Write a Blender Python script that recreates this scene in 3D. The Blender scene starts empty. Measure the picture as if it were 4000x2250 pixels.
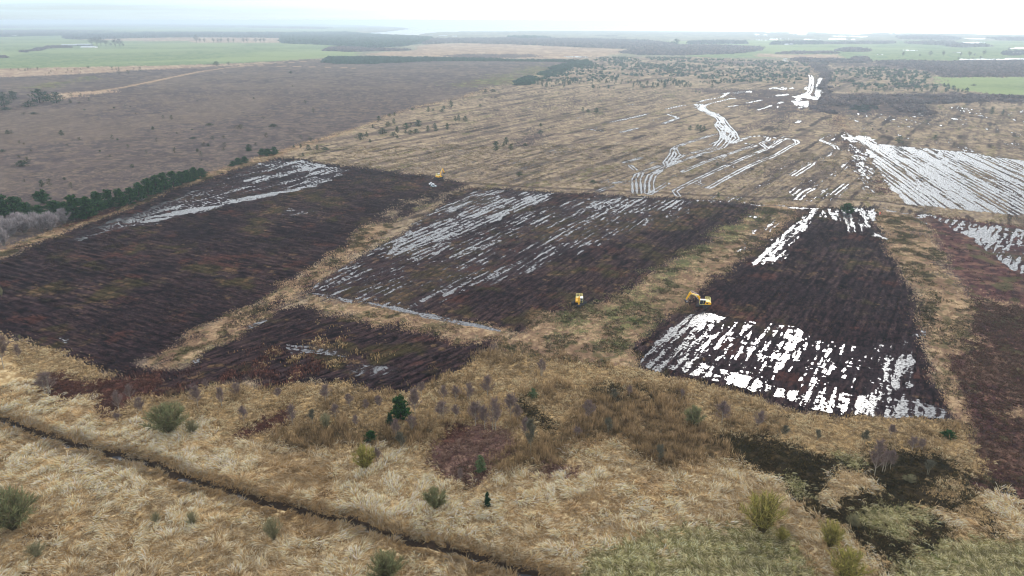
import bpy, math, random
import numpy as np
from mathutils import Vector, Matrix
random.seed(7); RNG = np.random.default_rng(11)
S = bpy.context.scene
COL = S.collection
R = math.radians

# ------------------------------------------------------------------ camera
CAM_H = 100.0; PITCH = R(20.65); FPX = 2773.0          # photograph is 4000 x 2250
cam = bpy.data.cameras.new('camera'); cam_o = bpy.data.objects.new('camera', cam); COL.objects.link(cam_o)
cam_o.location = (0, 0, CAM_H); cam_o.rotation_euler = (math.pi/2 - PITCH, 0, 0)
cam.sensor_width = 36.0; cam.lens = 36.0*FPX/4000.0
cam.clip_start = 1.0; cam.clip_end = 200000.0
S.camera = cam_o
# ------------------------------------------------------------------ world + sun
SUN_AZ = R(22.9); SUN_EL = R(25.0)
sdir = (math.sin(SUN_AZ)*math.cos(SUN_EL), math.cos(SUN_AZ)*math.cos(SUN_EL), math.sin(SUN_EL))
W = bpy.data.worlds.new("World"); S.world = W; W.use_nodes = True
nt = W.node_tree; nt.nodes.clear(); N = nt.nodes; L = nt.links
wout = N.new('ShaderNodeOutputWorld')
sky = N.new('ShaderNodeTexSky'); sky.sky_type = 'NISHITA'; sky.sun_disc = False
sky.sun_elevation = SUN_EL; sky.sun_rotation = SUN_AZ; sky.dust_density = 0.3
bg1 = N.new('ShaderNodeBackground'); bg1.inputs[1].default_value = 0.05
hs = N.new('ShaderNodeHueSaturation'); hs.inputs['Saturation'].default_value = .25; L.new(sky.outputs[0], hs.inputs['Color']); L.new(hs.outputs[0], bg1.inputs[0])   # cloud veil greys the sky
tc = N.new('ShaderNodeTexCoord'); sep = N.new('ShaderNodeSeparateXYZ'); L.new(tc.outputs['Generated'], sep.inputs[0])
ramp = N.new('ShaderNodeValToRGB'); L.new(sep.outputs['Z'], ramp.inputs[0])
cr = ramp.color_ramp; cr.elements[0].position = 0.0; cr.elements[0].color = (.30, .42, .50, 1)
cr.elements[1].position = 1.0; cr.elements[1].color = (.62, .68, .76, 1)
for p, c in ((.012, (.34, .50, .60)), (.028, (.46, .64, .75)), (.10, (1.0, 1.07, 1.12)), (.2, (1.2, 1.26, 1.3)), (.32, (1.9, 1.95, 2.0)), (.45, (1.5, 1.55, 1.6)), (.7, (1.0, 1.04, 1.1))):
    e = cr.elements.new(p); e.color = (*c, 1)
# slow cloud banding, stretched along the horizon
mp = N.new('ShaderNodeMapping'); mp.inputs['Scale'].default_value = (2.2, 2.2, 70.0); L.new(tc.outputs['Generated'], mp.inputs[0])
nz = N.new('ShaderNodeTexNoise'); nz.inputs['Scale'].default_value = 1.6; nz.inputs['Detail'].default_value = 5; L.new(mp.outputs[0], nz.inputs[0])
mr = N.new('ShaderNodeMapRange'); mr.inputs['From Min'].default_value = .3; mr.inputs['From Max'].default_value = .7
mr.inputs['To Min'].default_value = .84; mr.inputs['To Max'].default_value = 1.16; L.new(nz.outputs[0], mr.inputs[0])
vm = N.new('ShaderNodeVectorMath'); vm.operation = 'SCALE'; L.new(ramp.outputs[0], vm.inputs[0]); L.new(mr.outputs[0], vm.inputs['Scale'])
dot = N.new('ShaderNodeVectorMath'); dot.operation = 'DOT_PRODUCT'; L.new(tc.outputs['Generated'], dot.inputs[0]); dot.inputs[1].default_value = sdir
def powr(src, n, k):
    c = N.new('ShaderNodeMath'); c.operation = 'MAXIMUM'; L.new(src, c.inputs[0]); c.inputs[1].default_value = 0
    a = N.new('ShaderNodeMath'); a.operation = 'POWER'; L.new(c.outputs[0], a.inputs[0]); a.inputs[1].default_value = n
    b = N.new('ShaderNodeMath'); b.operation = 'MULTIPLY'; L.new(a.outputs[0], b.inputs[0]); b.inputs[1].default_value = k
    return b.outputs[0]
g2 = powr(dot.outputs['Value'], 110, 2.5)
# bright cloud low over the sea on the sun's side
dh = N.new('ShaderNodeVectorMath'); dh.operation = 'DOT_PRODUCT'; L.new(tc.outputs['Generated'], dh.inputs[0]); dh.inputs[1].default_value = (math.sin(R(34)), math.cos(R(34)), 0)
g0 = powr(dh.outputs['Value'], 16, 1.0)
lo_ = N.new('ShaderNodeMapRange'); lo_.inputs['From Min'].default_value = .16; lo_.inputs['From Max'].default_value = .03; lo_.inputs['To Min'].default_value = 0; lo_.inputs['To Max'].default_value = 4.0; L.new(sep.outputs['Z'], lo_.inputs[0])
_m = N.new('ShaderNodeMath'); _m.operation = 'MULTIPLY'; L.new(g0, _m.inputs[0]); L.new(lo_.outputs[0], _m.inputs[1]); g1 = _m.outputs[0]
ga = N.new('ShaderNodeMath'); ga.operation = 'ADD'; L.new(g1, ga.inputs[0]); L.new(g2, ga.inputs[1])
cb = N.new('ShaderNodeCombineXYZ')
for i in range(3): L.new(ga.outputs[0], cb.inputs[i])
va = N.new('ShaderNodeVectorMath'); va.operation = 'ADD'; L.new(vm.outputs[0], va.inputs[0]); L.new(cb.outputs[0], va.inputs[1])
bg2 = N.new('ShaderNodeBackground'); L.new(va.outputs[0], bg2.inputs[0]); bg2.inputs[1].default_value = 1.05
add = N.new('ShaderNodeAddShader'); L.new(bg1.outputs[0], add.inputs[0]); L.new(bg2.outputs[0], add.inputs[1]); L.new(add.outputs[0], wout.inputs[0])
sl = bpy.data.lights.new('sun', 'SUN'); sl.energy = 1.8; sl.angle = R(11); sl.color = (1, .96, .90)
so = bpy.data.objects.new('sun', sl); COL.objects.link(so)
so.rotation_euler = Vector(sdir).to_track_quat('Z', 'Y').to_euler()
S.view_settings.view_transform = 'Standard'; S.view_settings.look = 'None'; S.view_settings.exposure = 0.0; S.view_settings.gamma = 1
S.cycles.use_denoising = True
S.cycles.pixel_filter_type = 'BLACKMAN_HARRIS'; S.cycles.filter_width = 1.15
S.cycles.max_bounces = 5; S.cycles.diffuse_bounces = 2; S.cycles.glossy_bounces = 3; S.cycles.transmission_bounces = 3
S.cycles.transparent_max_bounces = 12; S.cycles.volume_bounces = 0
S.cycles.sample_clamp_indirect = 6

# ------------------------------------------------------------------ photograph measurements -> ground positions
FR = {'F': (0, 0, 1.55280), '1': (0, 0, .52448), '2': (1325, 0, .52448), '3': (2650, 0, .52448), '4': (0, 745, .52448),
      '5': (1325, 745, .52448), '6': (2650, 745, .52448), '7': (0, 1490, .52448), '8': (1325, 1490, .52448), '9': (2650, 1490, .52448),
      't': (2300, 300, .34938), 'b': (2850, 230, .1941), 's': (1600, 1450, .34938), 'l': (0, 650, .33), 'P': (0, 0, 1.0),
      'z6': (0, 100, .21739), 'z7': (2950, 130, .21351), 'z8': (3500, 130, .1941)}
CP, SP = math.cos(PITCH), math.sin(PITCH)
def gnd(fr, x, y, z=0.0):
    a, b, s = FR[fr]; X = a + x*s; Y = max(b + y*s, 81.5)
    u = (X-2000)/FPX; v = (1125-Y)/FPX
    dy = CP + v*SP; dz = -SP + v*CP; t = (z-CAM_H)/dz
    return (u*t, dy*t, t)            # t = distance along the camera axis
def pts(fr, l): return np.array([gnd(fr, x, y)[:2] for x, y in l])
def metres(fr, x, y, wpx, hpx):
    s = FR[fr][2]; gx, gy, t = gnd(fr, x, y)
    dep = math.atan2(CAM_H, math.hypot(gx, gy))
    return wpx*s*t/FPX, hpx*s*t/FPX/math.cos(dep)

# ------------------------------------------------------------------ numpy noise
def _h(ix, iy, seed):
    n = (ix.astype(np.int64)*374761393 + iy.astype(np.int64)*668265263 + seed*1442695041) & 0xFFFFFFFF
    n = ((n ^ (n >> 13))*1274126177) & 0xFFFFFFFF
    return ((n ^ (n >> 16)) & 0xFFFF).astype(np.float32)/65535.0
def vn(x, y, seed=0):
    ix = np.floor(x); iy = np.floor(y); fx = (x-ix).astype(np.float32); fy = (y-iy).astype(np.float32)
    fx = fx*fx*(3-2*fx); fy = fy*fy*(3-2*fy); ix = ix.astype(np.int64); iy = iy.astype(np.int64)
    a = _h(ix, iy, seed); b = _h(ix+1, iy, seed); c = _h(ix, iy+1, seed); d = _h(ix+1, iy+1, seed)
    return (a+(b-a)*fx)+((c+(d-c)*fx)-(a+(b-a)*fx))*fy
def fbm(x, y, seed=0, o=3):
    r = 0; am = 1.0; t = 0
    for i in range(o):
        r = r + am*vn(x*2**i+17.3*i, y*2**i-9.1*i, seed+i*7); t += am; am *= .55
    return r/t
def aniso(x, y, deg, sa, sc, seed=0, o=3):
    c, s = math.cos(R(deg)), math.sin(R(deg))
    return fbm((x*c+y*s)/sa, (-x*s+y*c)/sc, seed, o)
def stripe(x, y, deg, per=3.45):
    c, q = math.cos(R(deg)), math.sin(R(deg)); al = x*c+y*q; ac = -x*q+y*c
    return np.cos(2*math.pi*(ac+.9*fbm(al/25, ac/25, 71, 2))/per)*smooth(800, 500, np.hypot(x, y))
def inside(poly, x, y):
    m = np.zeros(x.shape, bool)
    bb = (x >= poly[:, 0].min()) & (x <= poly[:, 0].max()) & (y >= poly[:, 1].min()) & (y <= poly[:, 1].max())
    idx = np.nonzero(bb)[0]
    if len(idx) == 0: return m
    px, py = x[idx], y[idx]; r = np.zeros(len(idx), bool); n = len(poly); j = n-1
    for i in range(n):
        xi, yi = poly[i]; xj, yj = poly[j]
        if yi != yj:
            r ^= ((yi > py) != (yj > py)) & (px < (xj-xi)*(py-yi)/(yj-yi)+xi)
        j = i
    m[idx] = r; return m
def pdist(line, x, y, lim):
    """signed distance to a polyline (positive on its left), inf beyond lim"""
    d = np.full(x.shape, 1e9, np.float32); sg = np.ones(x.shape, np.float32)
    for (x0, y0), (x1, y1) in zip(line[:-1], line[1:]):
        bb = np.nonzero((x > min(x0, x1)-lim) & (x < max(x0, x1)+lim) & (y > min(y0, y1)-lim) & (y < max(y0, y1)+lim))[0]
        if len(bb) == 0: continue
        px, py = x[bb], y[bb]; dx, dy = x1-x0, y1-y0; l2 = dx*dx+dy*dy+1e-9
        t = np.clip(((px-x0)*dx+(py-y0)*dy)/l2, 0, 1); q = np.hypot(px-x0-t*dx, py-y0-t*dy)
        s = np.sign(dx*(py-y0)-dy*(px-x0)); k = q < d[bb]
        d[bb[k]] = q[k]; sg[bb[k]] = s[k]
    return d, sg
def lin(c):
    c = np.array(c, float)/255.0
    return np.where(c <= .04045, c/12.92, ((c+.055)/1.055)**2.4)

# ------------------------------------------------------------------ zones of the ground (painted in order)
MID, HEA, PEAT, STRAW, PAST, RUST, OLIV, TUSS, STEM, CORR, DRY, GHEA, SALT, RPEAT, SCRB, GOLD, MAUV, SAND, EDGE = range(19)
Z = []
def zone(z, fr, l, warp=1.0, prob=1.0, den=0): Z.append((z, pts(fr, l), warp, prob, den))
zone(SALT, 'F', [(-2500, 52.6), (5000, 52.6), (5000, 150), (-2500, 150)], 0)
zone(PAST, 'F', [(-900, 58), (600, 58), (900, 66), (900, 140), (640, 157), (405, 165.5), (0, 173), (-900, 185)], .3)
zone(DRY, 'F', [(186, 100), (240, 96), (700, 94), (740, 97), (700, 108), (490, 107.5), (480, 104), (300, 103)], .3)
zone(PAST, 'F', [(1540, 105), (2700, 92), (2700, 150), (2400, 152), (2050, 152), (1990, 146), (1750, 145), (1700, 133), (1580, 112)], .4)
zone(SALT, 'F', [(1706, 78), (4000, 85), (4000, 104), (2400, 103), (1706, 98)], .3)
zone(DRY, 'z7', [(0, 370), (700, 390), (1500, 380), (1600, 470), (900, 455), (0, 430)], .3)
zone(DRY, '2', [(580, 345), (700, 325), (1050, 320), (1900, 348), (2230, 372), (2100, 400), (1850, 440), (1000, 435), (300, 415), (180, 405), (350, 385), (560, 375)], .3)
zone(SCRB, '2', [(720, 418), (950, 402), (1450, 402), (1500, 425), (1000, 436)], .5)
zone(MID, 'F', [(600, 163), (760, 149), (1400, 149), (1490, 143), (1750, 143), (2020, 155), (2800, 175), (5000, 240), (5000, 1600), (-300, 1600), (-300, 640), (600, 420)], .3)
zone(DRY, 'F', [(-700, 190), (0, 173), (405, 165), (590, 161), (760, 153), (720, 160), (600, 165), (540, 167), (338, 177), (169, 188), (0, 195), (-700, 215)], .4)
zone(HEA, 'F', [(-900, 225), (0, 195), (169, 188), (338, 177), (540, 167), (600, 164), (720, 156), (760, 151), (1000, 151), (1445, 153), (1405, 170), (1300, 205), (1225, 222),
     (1150, 249), (1042, 270), (955, 301), (853, 337), (719, 375), (675, 391), (574, 421), (520, 436), (422, 476), (365, 500), (257, 544), (162, 564), (95, 595), (0, 628), (-200, 720), (-1200, 900)], .5)
zone(GHEA, 'F', [(1440, 157), (1395, 185), (1300, 208), (1215, 222), (1130, 215), (1230, 195), (1330, 170)], 2.5, .7)
zone(DRY, '1', [(380, 700), (560, 690), (730, 672), (840, 690), (700, 700), (500, 735), (420, 735)], .8)
zone(GHEA, '1', [(240, 650), (300, 620), (520, 600), (560, 610), (430, 640), (300, 665)], 1)
zone(GHEA, '1', [(560, 590), (740, 560), (770, 575), (640, 600)], 1)
for l in ([(660, 940), (520, 400)],): pass
# dark furrow bands of the mown moor
zone(SCRB, '2', [(1250, 1085), (1400, 960), (1540, 965), (1480, 1030), (1300, 1100)], 1.2, .75)
zone(SCRB, '2', [(1500, 800), (1850, 700), (1950, 715), (1700, 830), (1520, 830)], 1.2, .35)
for l in ([(420, 985), (640, 890), (900, 790), (1000, 770), (930, 820), (660, 920), (470, 1000)], [(680, 990), (880, 895), (960, 870), (860, 940), (730, 1000)],
          [(690, 1320), (720, 1270), (850, 1190), (900, 1200), (800, 1280), (720, 1340)], [(860, 1425), (930, 1360), (1050, 1310), (1020, 1360), (900, 1440)],
          [(1040, 1300), (1130, 1225), (1170, 1225), (1090, 1300)], [(1270, 1190), (1370, 1150), (1480, 1300), (1330, 1260)], [(1080, 770), (1300, 820), (1500, 860), (1200, 860)]):
    zone(SCRB, '3', l, .9, .85)
zone(SCRB, '3', [(200, 660), (700, 670), (1000, 690), (1060, 720), (1000, 830), (700, 850), (480, 800), (560, 740), (240, 720)], 1.5, .75)
zone(SCRB, '3', [(1000, 480), (1130, 480), (1110, 720), (1290, 790), (1200, 830), (1060, 830), (1040, 720), (1080, 600)], 1, .95)
zone(SCRB, '3', [(1100, 690), (1900, 700), (2574, 690), (2700, 780), (1900, 760), (1300, 790)], 1, .95)
zone(SCRB, '3', [(1280, 790), (1500, 760), (1880, 790), (1900, 870), (1650, 870), (1400, 840)], 1, .9)
zone(SCRB, '3', [(1100, 460), (2700, 460), (2700, 575), (1920, 572), (1800, 520), (1200, 490)], 1, .8)
zone(PAST, '3', [(1910, 575), (2574, 577), (2900, 590), (2900, 760), (2574, 720), (2370, 700), (2100, 670), (1930, 620)], .5)
zone(SCRB, 'F', [(1780, 150), (2010, 158), (2030, 165), (1850, 165)], 1, .5)
zone(RPEAT, '3', [(1110, 870), (1200, 850), (1290, 1000), (1330, 1060), (1440, 1240), (1560, 1449), (1480, 1460), (1400, 1300), (1300, 1180), (1210, 1040), (1130, 930)], 1, .55)
zone(CORR, '3', [(1170, 840), (1230, 850), (1330, 1010), (1300, 1040), (1220, 960)], 1, .8)
# strips between the cleared fields
zone(CORR, 'F', [(412, 483), (517, 453), (591, 426), (692, 402), (720, 385), (860, 338), (960, 301), (1045, 270), (1150, 250), (1231, 225), (1225, 221), (1150, 247), (1042, 268), (955, 299), (853, 335), (719, 373),
     (675, 389), (574, 419), (520, 434), (422, 475), (365, 499), (257, 543), (162, 564), (95, 594), (0, 628), (-100, 665), (-100, 690), (0, 649), (101, 608), (169, 584), (257, 552), (372, 508)], .35)
zone(RUST, 'l', [(640, 740), (850, 660), (1050, 570), (1300, 510), (1520, 440), (1480, 500), (1250, 570), (1000, 660), (800, 740)], .8, .85)
zone(RUST, 'l', [(60, 980), (220, 930), (420, 880), (300, 960), (100, 1020)], .8, .6)
# cleared peat fields
F1 = [(709, 396), (853, 413), (985, 431), (1096, 442), (1178, 459), (1130, 487), (1060, 530), (985, 562), (925, 566), (887, 591), (874, 622), (800, 662), (716, 714), (659, 758), (560, 800), (500, 821),
      (449, 853), (415, 885), (371, 899), (330, 915), (400, 932), (450, 925), (440, 965), (371, 959), (280, 943), (236, 926), (189, 905), (95, 882), (84, 868), (0, 850), (-300, 800), (-300, 760), (-100, 692), (0, 650), (101, 609), (169, 585), (257, 552), (372, 508), (412, 483), (517, 453), (591, 426), (692, 402)]
F2 = [(1174, 471), (1330, 480), (1600, 492), (1800, 503), (1915, 515), (1900, 532), (1860, 556), (1800, 598), (1700, 652), (1640, 688), (1560, 748), (1495, 768), (1427, 786), (1353, 790), (1346, 818), (1306, 841),
      (1255, 831), (1140, 805), (1010, 780), (900, 760), (765, 737), (873, 669), (968, 608), (1005, 591), (1075, 540), (1130, 490)]
F3 = [(690, 783), (770, 764), (820, 790), (905, 812), (1000, 822), (1080, 835), (1160, 860), (1250, 851), (1240, 880), (1144, 936), (1090, 969), (1040, 987), (960, 990), (860, 962), (800, 955), (700, 985),
      (640, 958), (560, 965), (500, 975), (440, 1008), (360, 1000), (400, 975), (470, 918), (554, 865), (625, 824)]
F4 = [(2021, 520), (1994, 544), (1909, 615), (1835, 669), (1757, 726), (1727, 750), (1707, 774), (1644, 814), (1592, 876), (1605, 900), (1596, 917), (1664, 944), (1724, 960), (1842, 985), (1943, 1015), (2011, 1034), (2112, 1052),
      (2176, 1059), (2206, 1045), (2281, 1047), (2365, 1059), (2399, 1056), (2402, 1041), (2382, 993), (2348, 953), (2331, 885), (2325, 834), (2308, 760), (2277, 709), (2264, 662), (2233, 608), (2206, 568), (2196, 522)]
zone(PEAT, 'F', F1, .45, 1, 1); zone(PEAT, 'F', F2, .4, 1, 2); zone(PEAT, 'F', F3, .9, 1, 3); zone(PEAT, 'F', F4, .45, 1, 4)
zone(MID, 'F', [(1130, 488), (1060, 530), (985, 562), (931, 562), (1010, 500), (1100, 478)], 1.5, .45)
for l in ([(780, 430), (850, 420), (900, 440), (820, 450)], ): pass
zone(CORR, 'F', [(925, 566), (985, 560), (990, 575), (960, 598), (900, 640), (873, 668), (800, 712), (765, 738), (733, 757), (690, 778), (625, 821), (554, 861), (493, 899), (440, 925), (380, 915), (371, 899), (415, 885), (449, 855), (500, 821), (560, 800), (659, 760), (716, 716), (800, 665), (874, 622), (887, 591)], 1.2)
zone(CORR, 'F', [(765, 740), (900, 762), (1010, 782), (1140, 807), (1255, 833), (1300, 842), (1250, 855), (1160, 862), (1060, 842), (960, 812), (850, 792), (790, 770)], 1.2, .85)
zone(CORR, 'F', [(840, 792), (1000, 800), (1040, 826), (960, 828)], 1.5, .7)
zone(GOLD, 'F', [(640, 910), (760, 860), (900, 830), (980, 850), (820, 900), (700, 950)], 4, .28)
zone(RUST, 'F', [(560, 930), (700, 885), (850, 920), (700, 975), (600, 960)], 3, .4)
zone(RUST, 'F', [(300, 940), (500, 940), (640, 930), (600, 960), (430, 1000), (330, 980)], 2, .45)
zone(PEAT, 'F', [(931, 562), (960, 598), (873, 668), (765, 738), (690, 778), (625, 821), (554, 861), (493, 899), (440, 925), (371, 899), (449, 855), (560, 800), (659, 760), (716, 716), (800, 665), (874, 622)], 2.2, .44, 3)
zone(PEAT, 'F', [(790, 770), (900, 790), (1100, 830), (1240, 850), (1160, 862), (960, 822)], 2, .35, 3)
# corridor between the middle and right field
zone(CORR, 'F', [(1925, 512), (2030, 518), (2021, 522), (1994, 546), (1909, 617), (1835, 671), (1757, 728), (1707, 776), (1644, 816), (1590, 878), (1606, 903), (1598, 919), (1500, 925), (1300, 915), (1250, 900), (1250, 860), (1310, 841), (1346, 818), (1353, 790), (1430, 786), (1495, 768),
     (1560, 748), (1640, 690), (1700, 654), (1800, 600), (1860, 557), (1900, 533)], .5)
zone(GHEA, 'F', [(1700, 640), (1800, 590), (1860, 556), (1900, 535), (1935, 525), (1930, 545), (1850, 605), (1760, 650), (1690, 685)], 1.5, .65)
zone(GHEA, 'F', [(1520, 760), (1640, 690), (1760, 640), (1740, 690), (1640, 745), (1600, 800), (1500, 850), (1380, 870), (1400, 820), (1470, 790)], 2, .5)
zone(GHEA, 'F', [(1600, 880), (1650, 800), (1720, 740), (1690, 740), (1560, 820), (1480, 880), (1540, 890)], 2, .45)
zone(GHEA, 'F', [(1410, 800), (1470, 765), (1530, 765), (1500, 800), (1430, 830)], 1.5, .6)
zone(PEAT, 'F', [(1700, 775), (1760, 728), (1840, 670), (1910, 617), (1995, 546), (2022, 520), (2050, 524), (1920, 640), (1800, 730), (1690, 830), (1607, 905), (1592, 875), (1645, 815)], 1.0, .93, 3)
# strip right of the right field, and the heather beyond it
zone(CORR, 'F', [(2196, 524), (2230, 535), (2294, 545), (2335, 595), (2369, 642), (2416, 716), (2450, 757), (2480, 800), (2430, 860), (2420, 950), (2440, 1027), (2460, 1095), (2467, 1170), (2440, 1110), (2399, 1075),
     (2402, 1041), (2360, 953), (2345, 885), (2330, 834), (2315, 760), (2282, 709), (2268, 662), (2238, 608), (2212, 568)], .7)
zone(SCRB, 'F', [(2290, 545), (2305, 545), (2345, 595), (2385, 642), (2430, 716), (2460, 765), (2440, 765), (2410, 716), (2362, 642), (2325, 595)], 1.5, .6)
zone(OLIV, 'F', [(2308, 690), (2300, 715), (2330, 780), (2340, 830), (2370, 850), (2380, 820), (2350, 770)], 1.5, .7)
zone(RPEAT, 'F', [(2300, 540), (2420, 548), (2576, 568), (3300, 640), (3300, 1700), (2640, 1500), (2571, 1297), (2517, 1253), (2443, 1230), (2448, 1190), (2467, 1169), (2460, 1095), (2440, 1027), (2409, 960), (2400, 900), (2440, 850), (2470, 790), (2440, 745), (2385, 655), (2345, 595)], .6)
zone(CORR, '6', [(1880, 1000), (2000, 960), (2200, 1000), (2290, 1160), (2200, 1180), (2350, 1230), (2300, 1280), (2080, 1200), (1960, 1130)], 2, .55)
zone(CORR, '6', [(2080, 700), (2350, 780), (2574, 900), (2574, 1010), (2300, 940), (2150, 850)], 2.5, .35)
zone(CORR, '9', [(2280, 130), (2420, 120), (2574, 200), (2574, 330), (2350, 260)], 2, .6)
# foreground
FG = [(-900, 850), (0, 862), (84, 877), (190, 912), (280, 950), (300, 992), (440, 1010), (500, 985), (560, 975), (690, 992), (760, 968), (860, 965), (960, 992), (1040, 990), (1090, 972), (1144, 938), (1240, 890), (1430, 915), (1600, 925), (1720, 965), (1850, 990), (1940, 1022),
      (2011, 1040), (2112, 1058), (2206, 1052), (2399, 1066), (2440, 1100), (2462, 1165), (2443, 1230), (2517, 1253), (2571, 1297), (2700, 1400), (4000, 2600), (-2500, 2600)]
zone(GOLD, 'F', FG, .8)
zone(OLIV, 'F', [(500, 985), (690, 992), (960, 992), (1240, 895), (1600, 930), (2010, 1042), (2400, 1070), (2440, 1120), (1900, 1120), (1400, 1180), (900, 1150), (480, 1060)], 1.6, .3)
zone(STEM, 'F', [(500, 985), (690, 992), (960, 992), (1240, 895), (1600, 930), (2010, 1042), (2400, 1070), (2440, 1120), (1900, 1120), (1400, 1180), (900, 1150), (480, 1060)], 3, .3)
zone(STRAW, '7', [(-2000, 0), (-300, -300), (0, -330), (100, -200), (250, 60), (400, 120), (560, 170), (740, 200), (760, 270), (1100, 330), (1500, 330), (1640, 480), (2000, 500), (2574, 540), (2574, 2500), (-2000, 2500)], .8)
zone(STRAW, '8', [(-20, 540), (300, 540), (540, 540), (700, 660), (850, 790), (1100, 740), (1200, 690), (1250, 740), (1440, 640), (1560, 750), (1850, 700), (1700, 620), (1720, 480), (1900, 440), (2100, 520), (2350, 640), (2574, 740), (2574, 2500), (-20, 2500)], .9)
zone(STRAW, '9', [(-20, 620), (160, 610), (420, 640), (560, 690), (700, 720), (770, 840), (830, 930), (900, 990), (1050, 990), (1250, 1090), (1280, 1180), (1560, 1360), (1480, 1400), (1530, 2500), (-20, 2500)], .9)
zone(RUST, '7', [(200, 50), (330, -40), (450, -20), (1200, 0), (1180, 60), (1060, 140), (860, 250), (770, 275), (650, 150), (400, 110)], 1, .92)
zone(RUST, '7', [(1690, 480), (1750, 400), (1950, 290), (2140, 210), (2150, 300), (1850, 430)], 1, .95)
zone(RUST, '7', [(0, 1330), (230, 1170), (300, 1100), (450, 1120), (240, 1220), (80, 1340)], 1, .6)
zone(STEM, '7', [(1900, 480), (2100, 380), (2574, 330), (2574, 520), (2200, 500)], 1.5, .9)
zone(STEM, '8', [(-20, 380), (400, 380), (620, 330), (760, 420), (640, 540), (300, 520), (-20, 520)], 1.5, .8)
zone(MAUV, '8', [(640, 530), (900, 350), (1050, 350), (1260, 370), (1340, 480), (1210, 640), (1150, 700), (1000, 820), (850, 770), (700, 660)], .8)
zone(RUST, '8', [(720, 460), (900, 345), (1000, 370), (850, 480), (740, 500)], 1, .8)
zone(MAUV, '8', [(1370, 730), (1560, 620), (1840, 640), (1800, 700), (1560, 760)], 1)
zone(OLIV, '8', [(900, 640), (1000, 620), (1120, 700), (1100, 790), (930, 800)], 1.5, .5)
zone(STEM, '8', [(1150, 720), (1220, 600), (1360, 500), (1500, 420), (1650, 330), (1850, 60), (2574, 80), (2574, 720), (2350, 640), (2100, 520), (1900, 440), (1700, 520), (1680, 620), (1440, 640), (1230, 735)], 1.6, .85)
zone(OLIV, '8', [(1330, 130), (1480, 180), (1540, 280), (1490, 430), (1400, 330), (1340, 260)], 1.5, .85)
zone(OLIV, '8', [(1850, 70), (2050, 20), (2250, 60), (2574, 120), (2450, 160), (2100, 130), (1900, 110)], 1.5, .6)
zone(STEM, '9', [(-20, 250), (250, 350), (400, 450), (620, 500), (760, 560), (560, 690), (420, 640), (160, 620), (-20, 640)], 1.5, .85)
zone(OLIV, '9', [(260, 390), (480, 400), (720, 430), (950, 540), (1180, 600), (1400, 680), (1480, 540), (1620, 500), (1900, 560), (2000, 640), (2200, 690), (2170, 900), (1960, 960), (1500, 1000), (1400, 980), (1390, 1060),
     (1550, 1150), (1700, 1220), (1880, 1000), (1960, 1000), (1940, 1230), (1720, 1330), (1560, 1449), (1600, 1600), (1450, 1600), (1490, 1400), (1560, 1360), (1400, 1260), (1280, 1160), (1250, 1050), (1060, 990), (880, 970), (780, 860), (700, 720), (560, 690), (400, 600)], 1.1, 1.0)
zone(OLIV, '9', [(480, 470), (900, 500), (1300, 640), (1560, 520), (1980, 540), (2230, 720), (2230, 860), (2000, 980), (1480, 1010), (1400, 1080), (1560, 1180), (1720, 1230), (1960, 1010), (2060, 1060), (1960, 1260), (1740, 1340), (1600, 1560), (1440, 1560), (1440, 1330), (1240, 1120), (860, 990), (720, 760)], 1.3, .72)
zone(OLIV, '9', [(2200, 1000), (2330, 1010), (2380, 1090), (2320, 1200), (2220, 1130)], 1.2, .9)
zone(OLIV, '9', [(2320, 790), (2460, 790), (2500, 870), (2360, 870)], 1.2, .9)
zone(TUSS, '9', [(1380, 1010), (1600, 1000), (1850, 1010), (1730, 1190), (1560, 1180), (1400, 1080)], 1.3, .9)
zone(TUSS, '9', [(770, 690), (850, 740), (960, 850), (800, 840)], 1.2, .9)
zone(TUSS, '9', [(1180, 590), (1330, 570), (1400, 660), (1260, 640)], 1.2, .7)
zone(STRAW, '9', [(1090, 710), (1200, 675), (1330, 710), (1420, 760), (1475, 880), (1380, 860), (1300, 850), (1240, 850), (1180, 920), (1040, 900), (1130, 800)], 1.0)
zone(STRAW, '9', [(1900, 950), (2050, 990), (2250, 1120), (2280, 1150), (2100, 1130), (1900, 1040)], 1.1, .9)
zone(GOLD, '9', [(1900, 860), (2000, 760), (2150, 700), (2200, 760), (2050, 880)], 1.2, .8)
zone(STRAW, '9', [(2240, 900), (2400, 870), (2540, 960), (2700, 1200), (2700, 1260), (2330, 1190), (2380, 1080), (2330, 1000)], 1.1)
zone(TUSS, '9', [(-20, 1110), (200, 1080), (500, 1070), (850, 1150), (830, 1280), (1000, 1420), (1100, 2400), (-20, 2400)], 1.2, .92)
zone(TUSS, '8', [(1900, 1300), (2200, 1180), (2400, 1110), (2580, 1110), (2580, 2400), (1700, 2400)], 1.4, .85)
zone(TUSS, '9', [(1640, 1400), (1900, 1260), (2100, 1200), (2700, 1280), (3200, 2000), (1560, 2400)], 1.2, .93)
zone(OLIV, '7', [(-400, 1400), (300, 1400), (900, 1400), (900, 2000), (-400, 2000)], 2, .35)

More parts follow.
